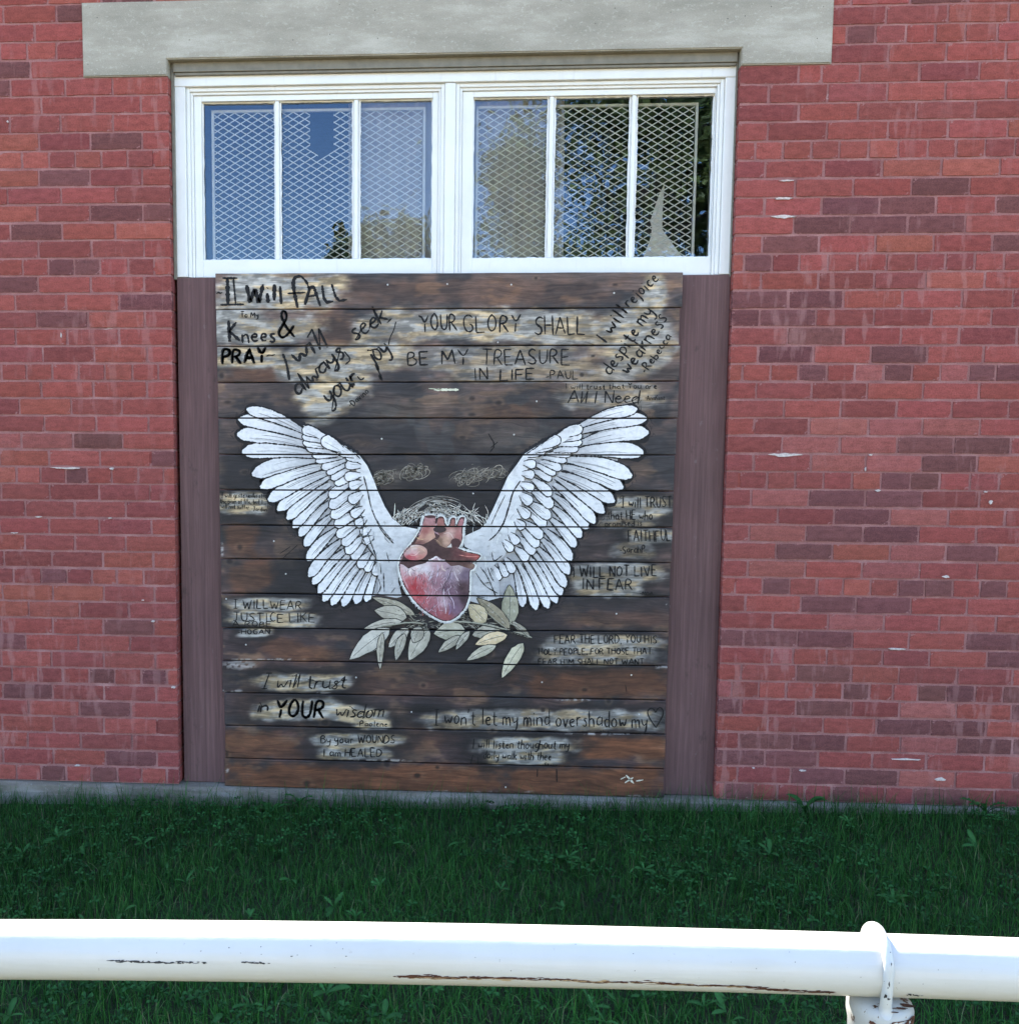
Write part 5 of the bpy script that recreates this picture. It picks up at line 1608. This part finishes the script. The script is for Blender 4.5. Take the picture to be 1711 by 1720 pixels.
# ------------------------------------------------------------------ pipe rail
YR = -2.77
rc = [at(p, q, YR) for p, q in ((0, 1594.7), (860, 1604.8), (1711, 1628.9))]
rx_ = np.array([c[0] for c in rc]); rz_ = np.array([c[1] for c in rc])
q2 = np.polyfit(rx_, rz_, 2)
dep = lambda x, z: float(((np.array([x, YR, z]) - np.array([PCX, PCY, PCZ])) @ CR)[1])
RR = float(np.mean([s * dep(x, z) / PF / 2 for s, (x, z) in zip((96.5, 98.5, 101.0), rc)])) * 0.985


def rail_z(x):
    if x < rx_[0]: return np.polyval(q2, rx_[0]) + np.polyval(np.polyder(q2), rx_[0]) * (x - rx_[0])
    if x > rx_[2]: return np.polyval(q2, rx_[2]) + np.polyval(np.polyder(q2), rx_[2]) * (x - rx_[2])
    return np.polyval(q2, x)


rail = empty("pipe_rail", (px_x(1480, 1690, YR), YR, GZ), "white painted pipe rail on a short post with chipped rusty paint", "railing")
xsr = np.linspace(-4.2, 4.2, 169)
SEG = 64
v, c = [], []
for i, x in enumerate(xsr):
    for k in range(SEG):
        a = 2 * math.pi * k / SEG
        v.append((x, YR + RR * math.cos(a), rail_z(x) + RR * math.sin(a)))
f = [(i * SEG + k, (i + 1) * SEG + k, (i + 1) * SEG + (k + 1) % SEG, i * SEG + (k + 1) % SEG) for i in range(len(xsr) - 1) for k in range(SEG)]
M_RAIL = mat_white_paint("white_rail_enamel", (0.545, 0.54, 0.525), 0.30, 0.70)
M_RUST = mat_plain("rust", (0.075, 0.030, 0.018), 0.9, 0, 0.5, 120)
M_CHIP = mat_plain("bare_dark_steel", (0.030, 0.030, 0.036), 0.6, 0, 0.3, 120)
link("rail", mesh_np("rail", v, f, None, True), M_RAIL, rail)


def on_rail(px, py, lift=0.0004):
    o_, d = ray(px, py)
    x = float(W(px, py, YR - RR)[0])
    for _ in range(3):
        z = rail_z(x)
        a = d[1] ** 2 + d[2] ** 2
        b = 2 * (d[1] * (o_[1] - YR) + d[2] * (o_[2] - z))
        cc = (o_[1] - YR) ** 2 + (o_[2] - z) ** 2 - (RR + lift) ** 2
        t = (-b - math.sqrt(max(b * b - 4 * a * cc, 0))) / (2 * a)
        p = o_ + d * t
        x = p[0]
    return p


def flakes(pts, n, wmin, wmax, spread, name, mat):
    """broken line of chipped paint along a photo polyline"""
    pts = np.array(pts, float)
    seg = np.hypot(*np.diff(pts, axis=0).T); Lc = np.concatenate([[0], np.cumsum(seg)])
    m = MB()
    for _ in range(n):
        t = rng.uniform(0, Lc[-1])
        cx, cy = np.interp(t, Lc, pts[:, 0]), np.interp(t, Lc, pts[:, 1]) + rng.normal(0, spread)
        w = rng.uniform(wmin, wmax) * (1.0 if rng.random() < .75 else 2.4); h = rng.uniform(0.5, 1.25)
        k = 9
        ang = np.linspace(0, 2 * math.pi, k + 1)[:-1]
        rr = rng.uniform(0.55, 1.2, k)
        m.poly([tuple(on_rail(cx + w * math.cos(a) * r_, cy + h * math.sin(a) * r_)) for a, r_ in zip(-ang, rr)])
    return m.build(name, mat, rail)


flakes([(185, 1614), (215, 1615), (260, 1617), (345, 1617)], 90, 1.5, 4.5, 0.8, "chipped_paint", M_CHIP)
flakes([(408, 1617), (455, 1619)], 22, 1.5, 4.5, 0.8, "chipped_paint", M_CHIP)
flakes([(660, 1641), (720, 1642), (790, 1643), (860, 1644), (920, 1645), (1000, 1650), (1100, 1651), (1170, 1656), (1250, 1658), (1310, 1664), (1400, 1668)], 420, 2.5, 8, 0.9, "rust_streak", M_RUST)
flakes([(680, 1643), (790, 1644.5), (920, 1646.5), (1100, 1652.5), (1250, 1659.5)], 55, 4, 11, 0.9, "rust_bleed", mat_plain("rust_bleed_stain", (0.42, 0.31, 0.19), 0.6, 0, 0.3, 60))
flakes([(690, 1641), (740, 1641.5)], 30, 2, 6, 1.4, "rust_streak", M_RUST)
flakes([(130, 1585), (660, 1600), (1100, 1600), (1650, 1640)], 26, 0.5, 1.0, 14, "chipped_paint", M_CHIP)
flakes([(1520, 1671), (1560, 1674)], 10, 1.5, 4, 0.8, "chipped_paint", M_CHIP)

# strap rod bent over the rail and post below
xs_t = px_x(1476, 1560, YR); xs_b = px_x(1489, 1680, YR - RR)
rr_ = 0.0050
pts, rad = [], []
for k in range(19):
    a = math.radians(200 - 215 * k / 18 + 0)
    x = xs_t + (xs_b - xs_t) * (k / 18) ** 2
    pts.append((x, YR + (RR + rr_ * 0.75) * math.cos(math.radians(-20) + math.pi * k / 18 * 1.0), rail_z(x) + (RR + rr_ * 0.75) * math.sin(math.radians(-20) + math.pi * k / 18)))
    rad.append(rr_ * (1.0 + 0.55 * max(0, math.sin(math.pi * k / 18)) ** 3))
zcap = rail_z(xs_b) - RR - 0.004
pts.append((xs_b + 0.001, YR - RR * 0.86, zcap + 0.006)); rad.append(rr_ * 1.15)
pts.append((xs_b + 0.002, YR - RR * 0.80, zcap - 0.006)); rad.append(rr_ * 1.5)
m = MB(); m.tube(pts, rad, 14)
M_POST = mat_white_paint("chipped_post_enamel", (0.43, 0.44, 0.43), 0.5, 0.60)
so = m.build("strap", mat_white_paint("white_strap_enamel", (0.52, 0.53, 0.52), 0.4, 0.62), rail, True)
for px_, py_, w_, h_ in ((1495, 1600, 0.9, 1.0), (1497, 1620, 0.8, 3.0), (1493, 1654, 1.6, 5.0), (1491, 1660, 0.8, 2.0), (1487, 1674, 2.6, 3.6), (1492, 1679, 3.0, 1.8)):
    m = MB()
    m.poly([tuple(on_rail(px_ + w_ * math.cos(a) * e, py_ + h_ * math.sin(a) * e, 0.0094)) for a, e in zip(-np.linspace(0, 2 * math.pi, 12)[:-1], rng.uniform(0.6, 1.3, 11))])
    m.build("strap_chip", M_CHIP, rail)
# post with a lipped cap
pr = [(0.0, 0.004), (0.5, 0.0035), (0.82, 0.001), (0.97, -0.003), (1.03, -0.008), (1.03, -0.018), (0.965, -0.028), (0.955, -0.05), (0.955, -0.95)]
PRAD = px_x(1530, 1695, YR - 0.02) - px_x(1424, 1695, YR - 0.02)
PRAD *= 0.5
pcx = (px_x(1530, 1695, YR) + px_x(1424, 1695, YR)) / 2
v, f = [], []
S2 = 48
for r_, z in pr:
    for k in range(S2):
        a = 2 * math.pi * k / S2
        w_ = 1 + (0.012 * math.sin(3 * a + 1) if 0.9 < r_ else 0)
        v.append((pcx + PRAD * r_ * w_ * math.cos(a), YR + PRAD * r_ * w_ * math.sin(a), zcap + z))
for i in range(len(pr) - 1):
    for k in range(S2):
        f.append((i * S2 + k, (i + 1) * S2 + k, (i + 1) * S2 + (k + 1) % S2, i * S2 + (k + 1) % S2))
link("post", mesh_np("post", v, f, None, True), M_POST, rail)
for (ax, ay, az, w_, h_) in ((0.42, -0.90, -0.012, 0.019, 0.0042), (0.66, -0.75, -0.011, 0.010, 0.0055), (0.05, -1.0, -0.010, 0.007, 0.0022), (-0.55, -0.83, -0.013, 0.004, 0.0025), (0.20, -0.97, -0.016, 0.006, 0.0018), (0.60, -0.60, 0.0035, 0.012, 0.006), (0.30, -0.80, 0.0035, 0.014, 0.0035), (-0.45, -0.72, 0.0022, 0.005, 0.0030)):
    m = MB()
    k = 14
    P_ = []
    for q in range(k):
        a = 2 * math.pi * q / k
        e = rng.uniform(0.6, 1.2)
        if az < -0.01:
            th = math.atan2(ay, ax) + w_ * math.cos(a) * e / PRAD
            P_.append((pcx + PRAD * 1.048 * math.cos(th), YR + PRAD * 1.048 * math.sin(th), zcap + az + h_ * math.sin(a) * e))
        else:
            P_.append((pcx + PRAD * ax + w_ * math.cos(a) * e * .6, YR + PRAD * ay + h_ * math.sin(a) * e * .6, zcap + 0.0046 - 0.0030 * (ax * ax + ay * ay)))
    m.poly(P_)
    m.build("rust_patch", M_RUST, rail)

# ------------------------------------------------------------------ lawn
def blades(n, x0, x1, y0, y1, h0, h1, wd, seed, dens=None, name="grass"):
    r = np.random.default_rng(seed)
    x = r.uniform(x0, x1, n); y = r.uniform(y0, y1, n)
    if dens is not None:
        k = r.random(n) < dens(x, y)
        x, y = x[k], y[k]; n = len(x)
    clump = vnoise(x * 5 + 30, y * 5 + 30, 91, 3)
    h = r.uniform(h0, h1, n) * (0.62 + 0.76 * clump) * (1 + sstep(-0.22, -0.06, y) * r.uniform(-0.2, 1.1, n))
    az = r.uniform(0, 2 * math.pi, n)
    lean = np.abs(r.normal(0.30, 0.48, n))
    w = wd * r.uniform(0.65, 1.35, n)
    z = ground_z(x, y) - 0.012
    seg = 4
    t = np.linspace(0, 1, seg + 1)
    ca, sa = np.cos(az), np.sin(az)
    # width direction is turned freely about the lean
    wa = az + math.pi / 2 + r.normal(0, 0.5, n)
    V = np.zeros((n, 2 * seg + 1, 3), np.float32)
    for i, q in enumerate(t):
        ang = lean * (0.35 + 1.25 * q)
        ox = h * q * np.sin(ang); oz = h * q * np.cos(ang)
        px, py, pz = x + ca * ox, y + sa * ox, z + oz
        ww = w * (1 - q ** 1.8) / 2
        if i < seg:
            V[:, 2 * i] = np.stack([px + np.cos(wa) * ww, py + np.sin(wa) * ww, pz], -1)
            V[:, 2 * i + 1] = np.stack([px - np.cos(wa) * ww, py - np.sin(wa) * ww, pz], -1)
        else:
            V[:, 2 * i] = np.stack([px, py, pz], -1)
    k = 2 * seg + 1
    base = (np.arange(n) * k)[:, None]
    quads = np.concatenate([base + np.array([[2 * i, 2 * i + 1, 2 * i + 3, 2 * i + 2]]) for i in range(seg - 1)])
    tri = base + np.array([[2 * seg - 2, 2 * seg - 1, 2 * seg, 2 * seg]])
    tri = base + np.array([[2 * seg - 2, 2 * seg - 1, 2 * seg]])
    tone = r.random(n) ** 1.6 * 1.5
    g = np.array([0.012, 0.058, 0.012]) * (1 - tone[:, None]) + tone[:, None] * np.array([0.034, 0.120, 0.022])
    dry = r.random(n) < 0.05
    g[dry] = np.array([0.11, 0.13, 0.06])
    g *= (1.0 + 0.45 * sstep(-0.9, -1.5, y))[:, None]  # brighter towards the rail: bounce light put into the blade colour
    g *= (0.8 + 0.5 * vnoise(x * 2.2 + 7, y * 2.2 + 7, 93, 2))[:, None]
    cols = np.repeat(g, k, 0).astype(np.float32)
    me = bpy.data.meshes.new(name)
    V = V.reshape(-1, 3)
    nq, nt = len(quads), len(tri)
    me.vertices.add(len(V)); me.vertices.foreach_set("co", V.ravel())
    me.loops.add(nq * 4 + nt * 3)
    me.loops.foreach_set("vertex_index", np.concatenate([quads.ravel(), tri.ravel()]).astype(np.int32))
    me.polygons.add(nq + nt)
    me.polygons.foreach_set("loop_start", np.concatenate([np.arange(nq) * 4, nq * 4 + np.arange(nt) * 3]).astype(np.int32))
    me.polygons.foreach_set("loop_total", np.concatenate([np.full(nq, 4), np.full(nt, 3)]).astype(np.int32))
    me.update(calc_edges=True)
    a = me.color_attributes.new("Col", 'FLOAT_COLOR', 'POINT')
    cc = np.ones((len(V), 4), np.float32); cc[:, :3] = cols
    a.data.foreach_set("color", cc.ravel())
    me.polygons.foreach_set("use_smooth", np.ones(nq + nt, bool))
    return me


dn = lambda x, y: np.where(y > -1.75, 1.0, 0.45) * np.where(np.abs(x - 0.2) < 2.6, 1.0, 0.5)
g1 = blades(235000, -4.0, 4.0, -2.95, -0.045, 0.030, 0.082, 0.0027, 21, dn)
tag(link("grass", g1, M_GRASS), kind="stuff")

# small clover and plantain leaves between the blades
def leaflets(n, seed):
    r = np.random.default_rng(seed)
    V, F, C = [], [], []
    for _ in range(n):
        x, y = r.uniform(-3.0, 3.2), r.uniform(-2.3, -0.12)
        if vnoise(np.array(x * 2.4 + 50), np.array(y * 2.4 + 50), 95, 3) < 0.44: continue
        z = float(ground_z(x, y)) + r.uniform(0.02, 0.055)
        c = np.array([0.022, 0.088, 0.022]) * r.uniform(0.7, 1.4)
        s = r.uniform(0.009, 0.017)
        a0 = r.uniform(0, 6.28); tl = r.uniform(-0.5, 0.2)
        for q in range(3):
            a = a0 + q * 2.094
            b = len(V)
            V.append((x, y, z)); C.append(c * .8)
            for k, (rr, da) in enumerate(((0.55, -.5), (1.0, -.38), (1.1, 0), (1.0, .38), (.55, .5))):
                V.append((x + s * rr * math.cos(a + da), y + s * rr * math.sin(a + da), z + (0.004 if k == 2 else 0.007) - tl * s * rr * math.sin(a + da))); C.append(c)
            F += [(b, b + 1, b + 2, b + 3), (b, b + 3, b + 4, b + 5)]
    return mesh_np("clover", V, F, np.array(C), True)


tag(link("clover", leaflets(7000, 33), M_GRASS), kind="stuff")


def weed_mesh(seed, n, ln, up, toothed=True):
    r = np.random.default_rng(seed)
    V, F, C = [], [], []
    for q in range(n):
        a = r.uniform(0, 6.28)
        L_ = ln * r.uniform(0.65, 1.15); el = up * r.uniform(0.6, 1.2)
        wd = L_ * r.uniform(0.20, 0.28)
        N = 12
        c = np.array([0.026, 0.095, 0.024]) * r.uniform(0.75, 1.25)
        b = len(V)
        for i in range(N + 1):
            t = i / N
            w = wd / 2 * math.sin(math.pi * min(1, t ** 1.4 * 0.97 + 0.03)) ** .7
            if toothed and 0 < i < N: w *= (0.55 if i % 2 else 1.15)
            d = L_ * t
            z = d * math.sin(el) - d * d / L_ * math.sin(el) * 0.55 + 0.004
            h = d * math.cos(el * (1 - .3 * t))
            cx, cy = h * math.cos(a), h * math.sin(a)
            nx, ny = -math.sin(a), math.cos(a)
            V += [(cx + nx * w, cy + ny * w, z + w * .35), (cx, cy, z), (cx - nx * w, cy - ny * w, z + w * .35)]
            C += [c, c * 1.35, c]
        for i in range(N):
            k = b + 3 * i
            F += [(k, k + 1, k + 4, k + 3), (k + 1, k + 2, k + 5, k + 4)]
    return mesh_np("dandelion_plant", V, F, np.array(C), True)


WALLW = [((505, 1352), .105, 1.15, 7, "bushy green weed growing against the foot of the painted panel"), ((1338, 1364), .12, 1.2, 5, "broad leafed weed standing before the bricks right of the brown board"),
         ((1650, 1384), .13, 1.2, 6, "tall leafy weed before the bricks at the right edge of the photo"), ((455, 1362), .08, .9, 6, "low leafy weed beside the lower left corner of the painted panel"), ((905, 1372), .07, 1.1, 6, "tuft of narrow weed leaves under the lower right part of the panel")]
for i, (p, ln, up, n, lb) in enumerate(WALLW):
    x, y = G(p[0], p[1], GZ)
    y = min(y, -0.07)
    o = link("dandelion_plant", weed_mesh(60 + i, n, ln, up, i % 2 == 0), M_GRASS)
    o.location = (x, y, float(ground_z(x, y)) - 0.004)
    tag(o, lb, "weed")
protos = [weed_mesh(80 + i, 3 + i % 3, 0.050 + 0.008 * (i % 4), 1.0 + 0.12 * (i % 3), i % 2 == 0) for i in range(8)]
rs = np.random.default_rng(17)
spots = [(190, 1440), (245, 1452), (100, 1402), (488, 1478), (415, 1416), (360, 1465), (312, 1480), (240, 1412), (700, 1470), (840, 1500), (560, 1525), (1090, 1455), (1000, 1480), (990, 1455), (1250, 1455), (1292, 1448), (1420, 1440), (1355, 1450), (1545, 1448), (1640, 1440), (1600, 1520), (1680, 1500), (1215, 1490),
         (1385, 1448), (1480, 1450), (950, 1535), (1500, 1530), (780, 1420), (1130, 1400), (420, 1540)]
spots += [(rs.uniform(0, 1711), rs.uniform(1390, 1545)) for _ in range(34)] + [(rs.uniform(0, 1420), rs.uniform(1665, 1730)) for _ in range(40)]
for i, p in enumerate(spots):
    x, y = G(p[0], p[1], GZ + 0.03)
    me = protos[i % 8]
    o = bpy.data.objects.new("lawn_weed", me)
    if not me.materials: me.materials.append(M_GRASS)
    COL.objects.link(o)
    o.location = (x, y, float(ground_z(x, y)) + 0.026)
    o.rotation_euler = (random.uniform(-.5, .5), random.uniform(-.5, .5), random.uniform(0, 6.28))
    s = random.uniform(0.5, 0.95); o.scale = (s, s, s)
    tag(o, "broad leafed weed lying flat among the grass of the lawn", "weed", "weeds scattered over the lawn")

# ------------------------------------------------------------------ trees across the road (seen mirrored in the panes)
def make_tree(x, y, h, rad, seed, base_z, label, tone, narrow=False, leaf=0.16, count=5200):
    r = np.random.default_rng(seed)
    root = empty("tree", (x, y, base_z), label, "tree", "trees across the road")
    m = MB()
    top = h * 0.86
    tp = [Vector((x + 0.12 * math.sin(i * 1.3 + seed), y + 0.12 * math.cos(i * 1.1), base_z + top * i / 7)) for i in range(8)]
    m.tube(tp, [h * 0.022 * (1 - 0.88 * i / 7) for i in range(8)], 10)
    tips = []
    for i in range(26):
        t = r.uniform(0.24, 0.95)
        p0 = tp[int(t * 7)].lerp(tp[min(7, int(t * 7) + 1)], t * 7 % 1)
        a = r.uniform(0, 6.28)
        L_ = rad * (1.05 - 0.75 * abs(t - 0.45)) * r.uniform(0.55, 1.1)
        if narrow: L_ = rad * (1.1 - t) * r.uniform(0.7, 1.2)
        e = p0 + Vector((math.cos(a) * L_, math.sin(a) * L_, L_ * r.uniform(0.05, 0.7)))
        md = p0.lerp(e, 0.5) + Vector((0, 0, 0.1 * L_))
        m.tube([p0, md, e], [h * 0.006, h * 0.004, h * 0.0015], 6)
        tips += [e, md, md.lerp(e, 0.5)]
    m.build("trunk", M_BARK, root, True)
    tips += tp[5:]
    tips = np.array([tuple(t) for t in tips])
    cid = r.integers(0, len(tips), count)
    sg = rad * 0.19
    ctr = tips[cid] + r.normal(0, 1, (count, 3)) * np.array([sg, sg, sg * 0.8])
    th, ph = r.uniform(0, 6.28, count), np.arccos(r.uniform(-1, 1, count))
    u = np.stack([np.cos(th) * np.sin(ph), np.sin(th) * np.sin(ph), np.cos(ph)], -1)
    w_ = np.cross(u, r.normal(0, 1, (count, 3))); w_ /= np.linalg.norm(w_, axis=1)[:, None]
    s = leaf * r.uniform(0.6, 1.4, count)[:, None]
    V = np.stack([ctr - u * s, ctr + w_ * s * 0.45, ctr + u * s, ctr - w_ * s * 0.45], 1).reshape(-1, 3)
    F = np.arange(count * 4).reshape(-1, 4)
    cl = r.random(len(tips))[cid]
    c = np.array(tone[0])[None] * (1 - cl[:, None]) + cl[:, None] * np.array(tone[1])[None]
    c = c * r.uniform(0.75, 1.3, (count, 1))
    link("crown", mesh_np("crown", V, F, np.repeat(c, 4, 0)), M_LEAF, root)


GRN = ((0.05, 0.085, 0.025), (0.15, 0.18, 0.045)); YEL = ((0.10, 0.13, 0.035), (0.26, 0.23, 0.06)); DKG = ((0.03, 0.055, 0.025), (0.08, 0.11, 0.04))
for a in ((4.0, -21.0, 12.5, 3.3, 1, "tall green tree across the road, mirrored in the right panes", GRN), (1.3, -27.0, 13.0, 2.3, 2, "yellow green tree with a loose crown across the road", YEL), (6.8, -24, 14, 3.6, 3, "broad dark tree across the road", DKG),
          (-2.0, -24, 9.2, 2.0, 4, "small pale tree across the road, mirrored in the middle panes", YEL), (-3.7, -20, 7.3, 1.0, 5, "small dark tree across the road, mirrored in the left sash", DKG),
          (-14, -30, 9.0, 4.0, 6, "round green tree far left across the road", GRN), (13, -28, 12, 4.2, 7, "large green tree far right across the road", GRN), (-24, -34, 11, 4.5, 8, "outermost left tree across the road", DKG), (22, -34, 12, 4.5, 9, "outermost right tree across the road", GRN)):
    make_tree(a[0], a[1], a[2], a[3], a[4], GZ - 0.06, a[5], a[6], a[4] in (2, 5), 0.085 if a[4] < 6 else 0.20, 17000 if a[4] < 6 else 4000)
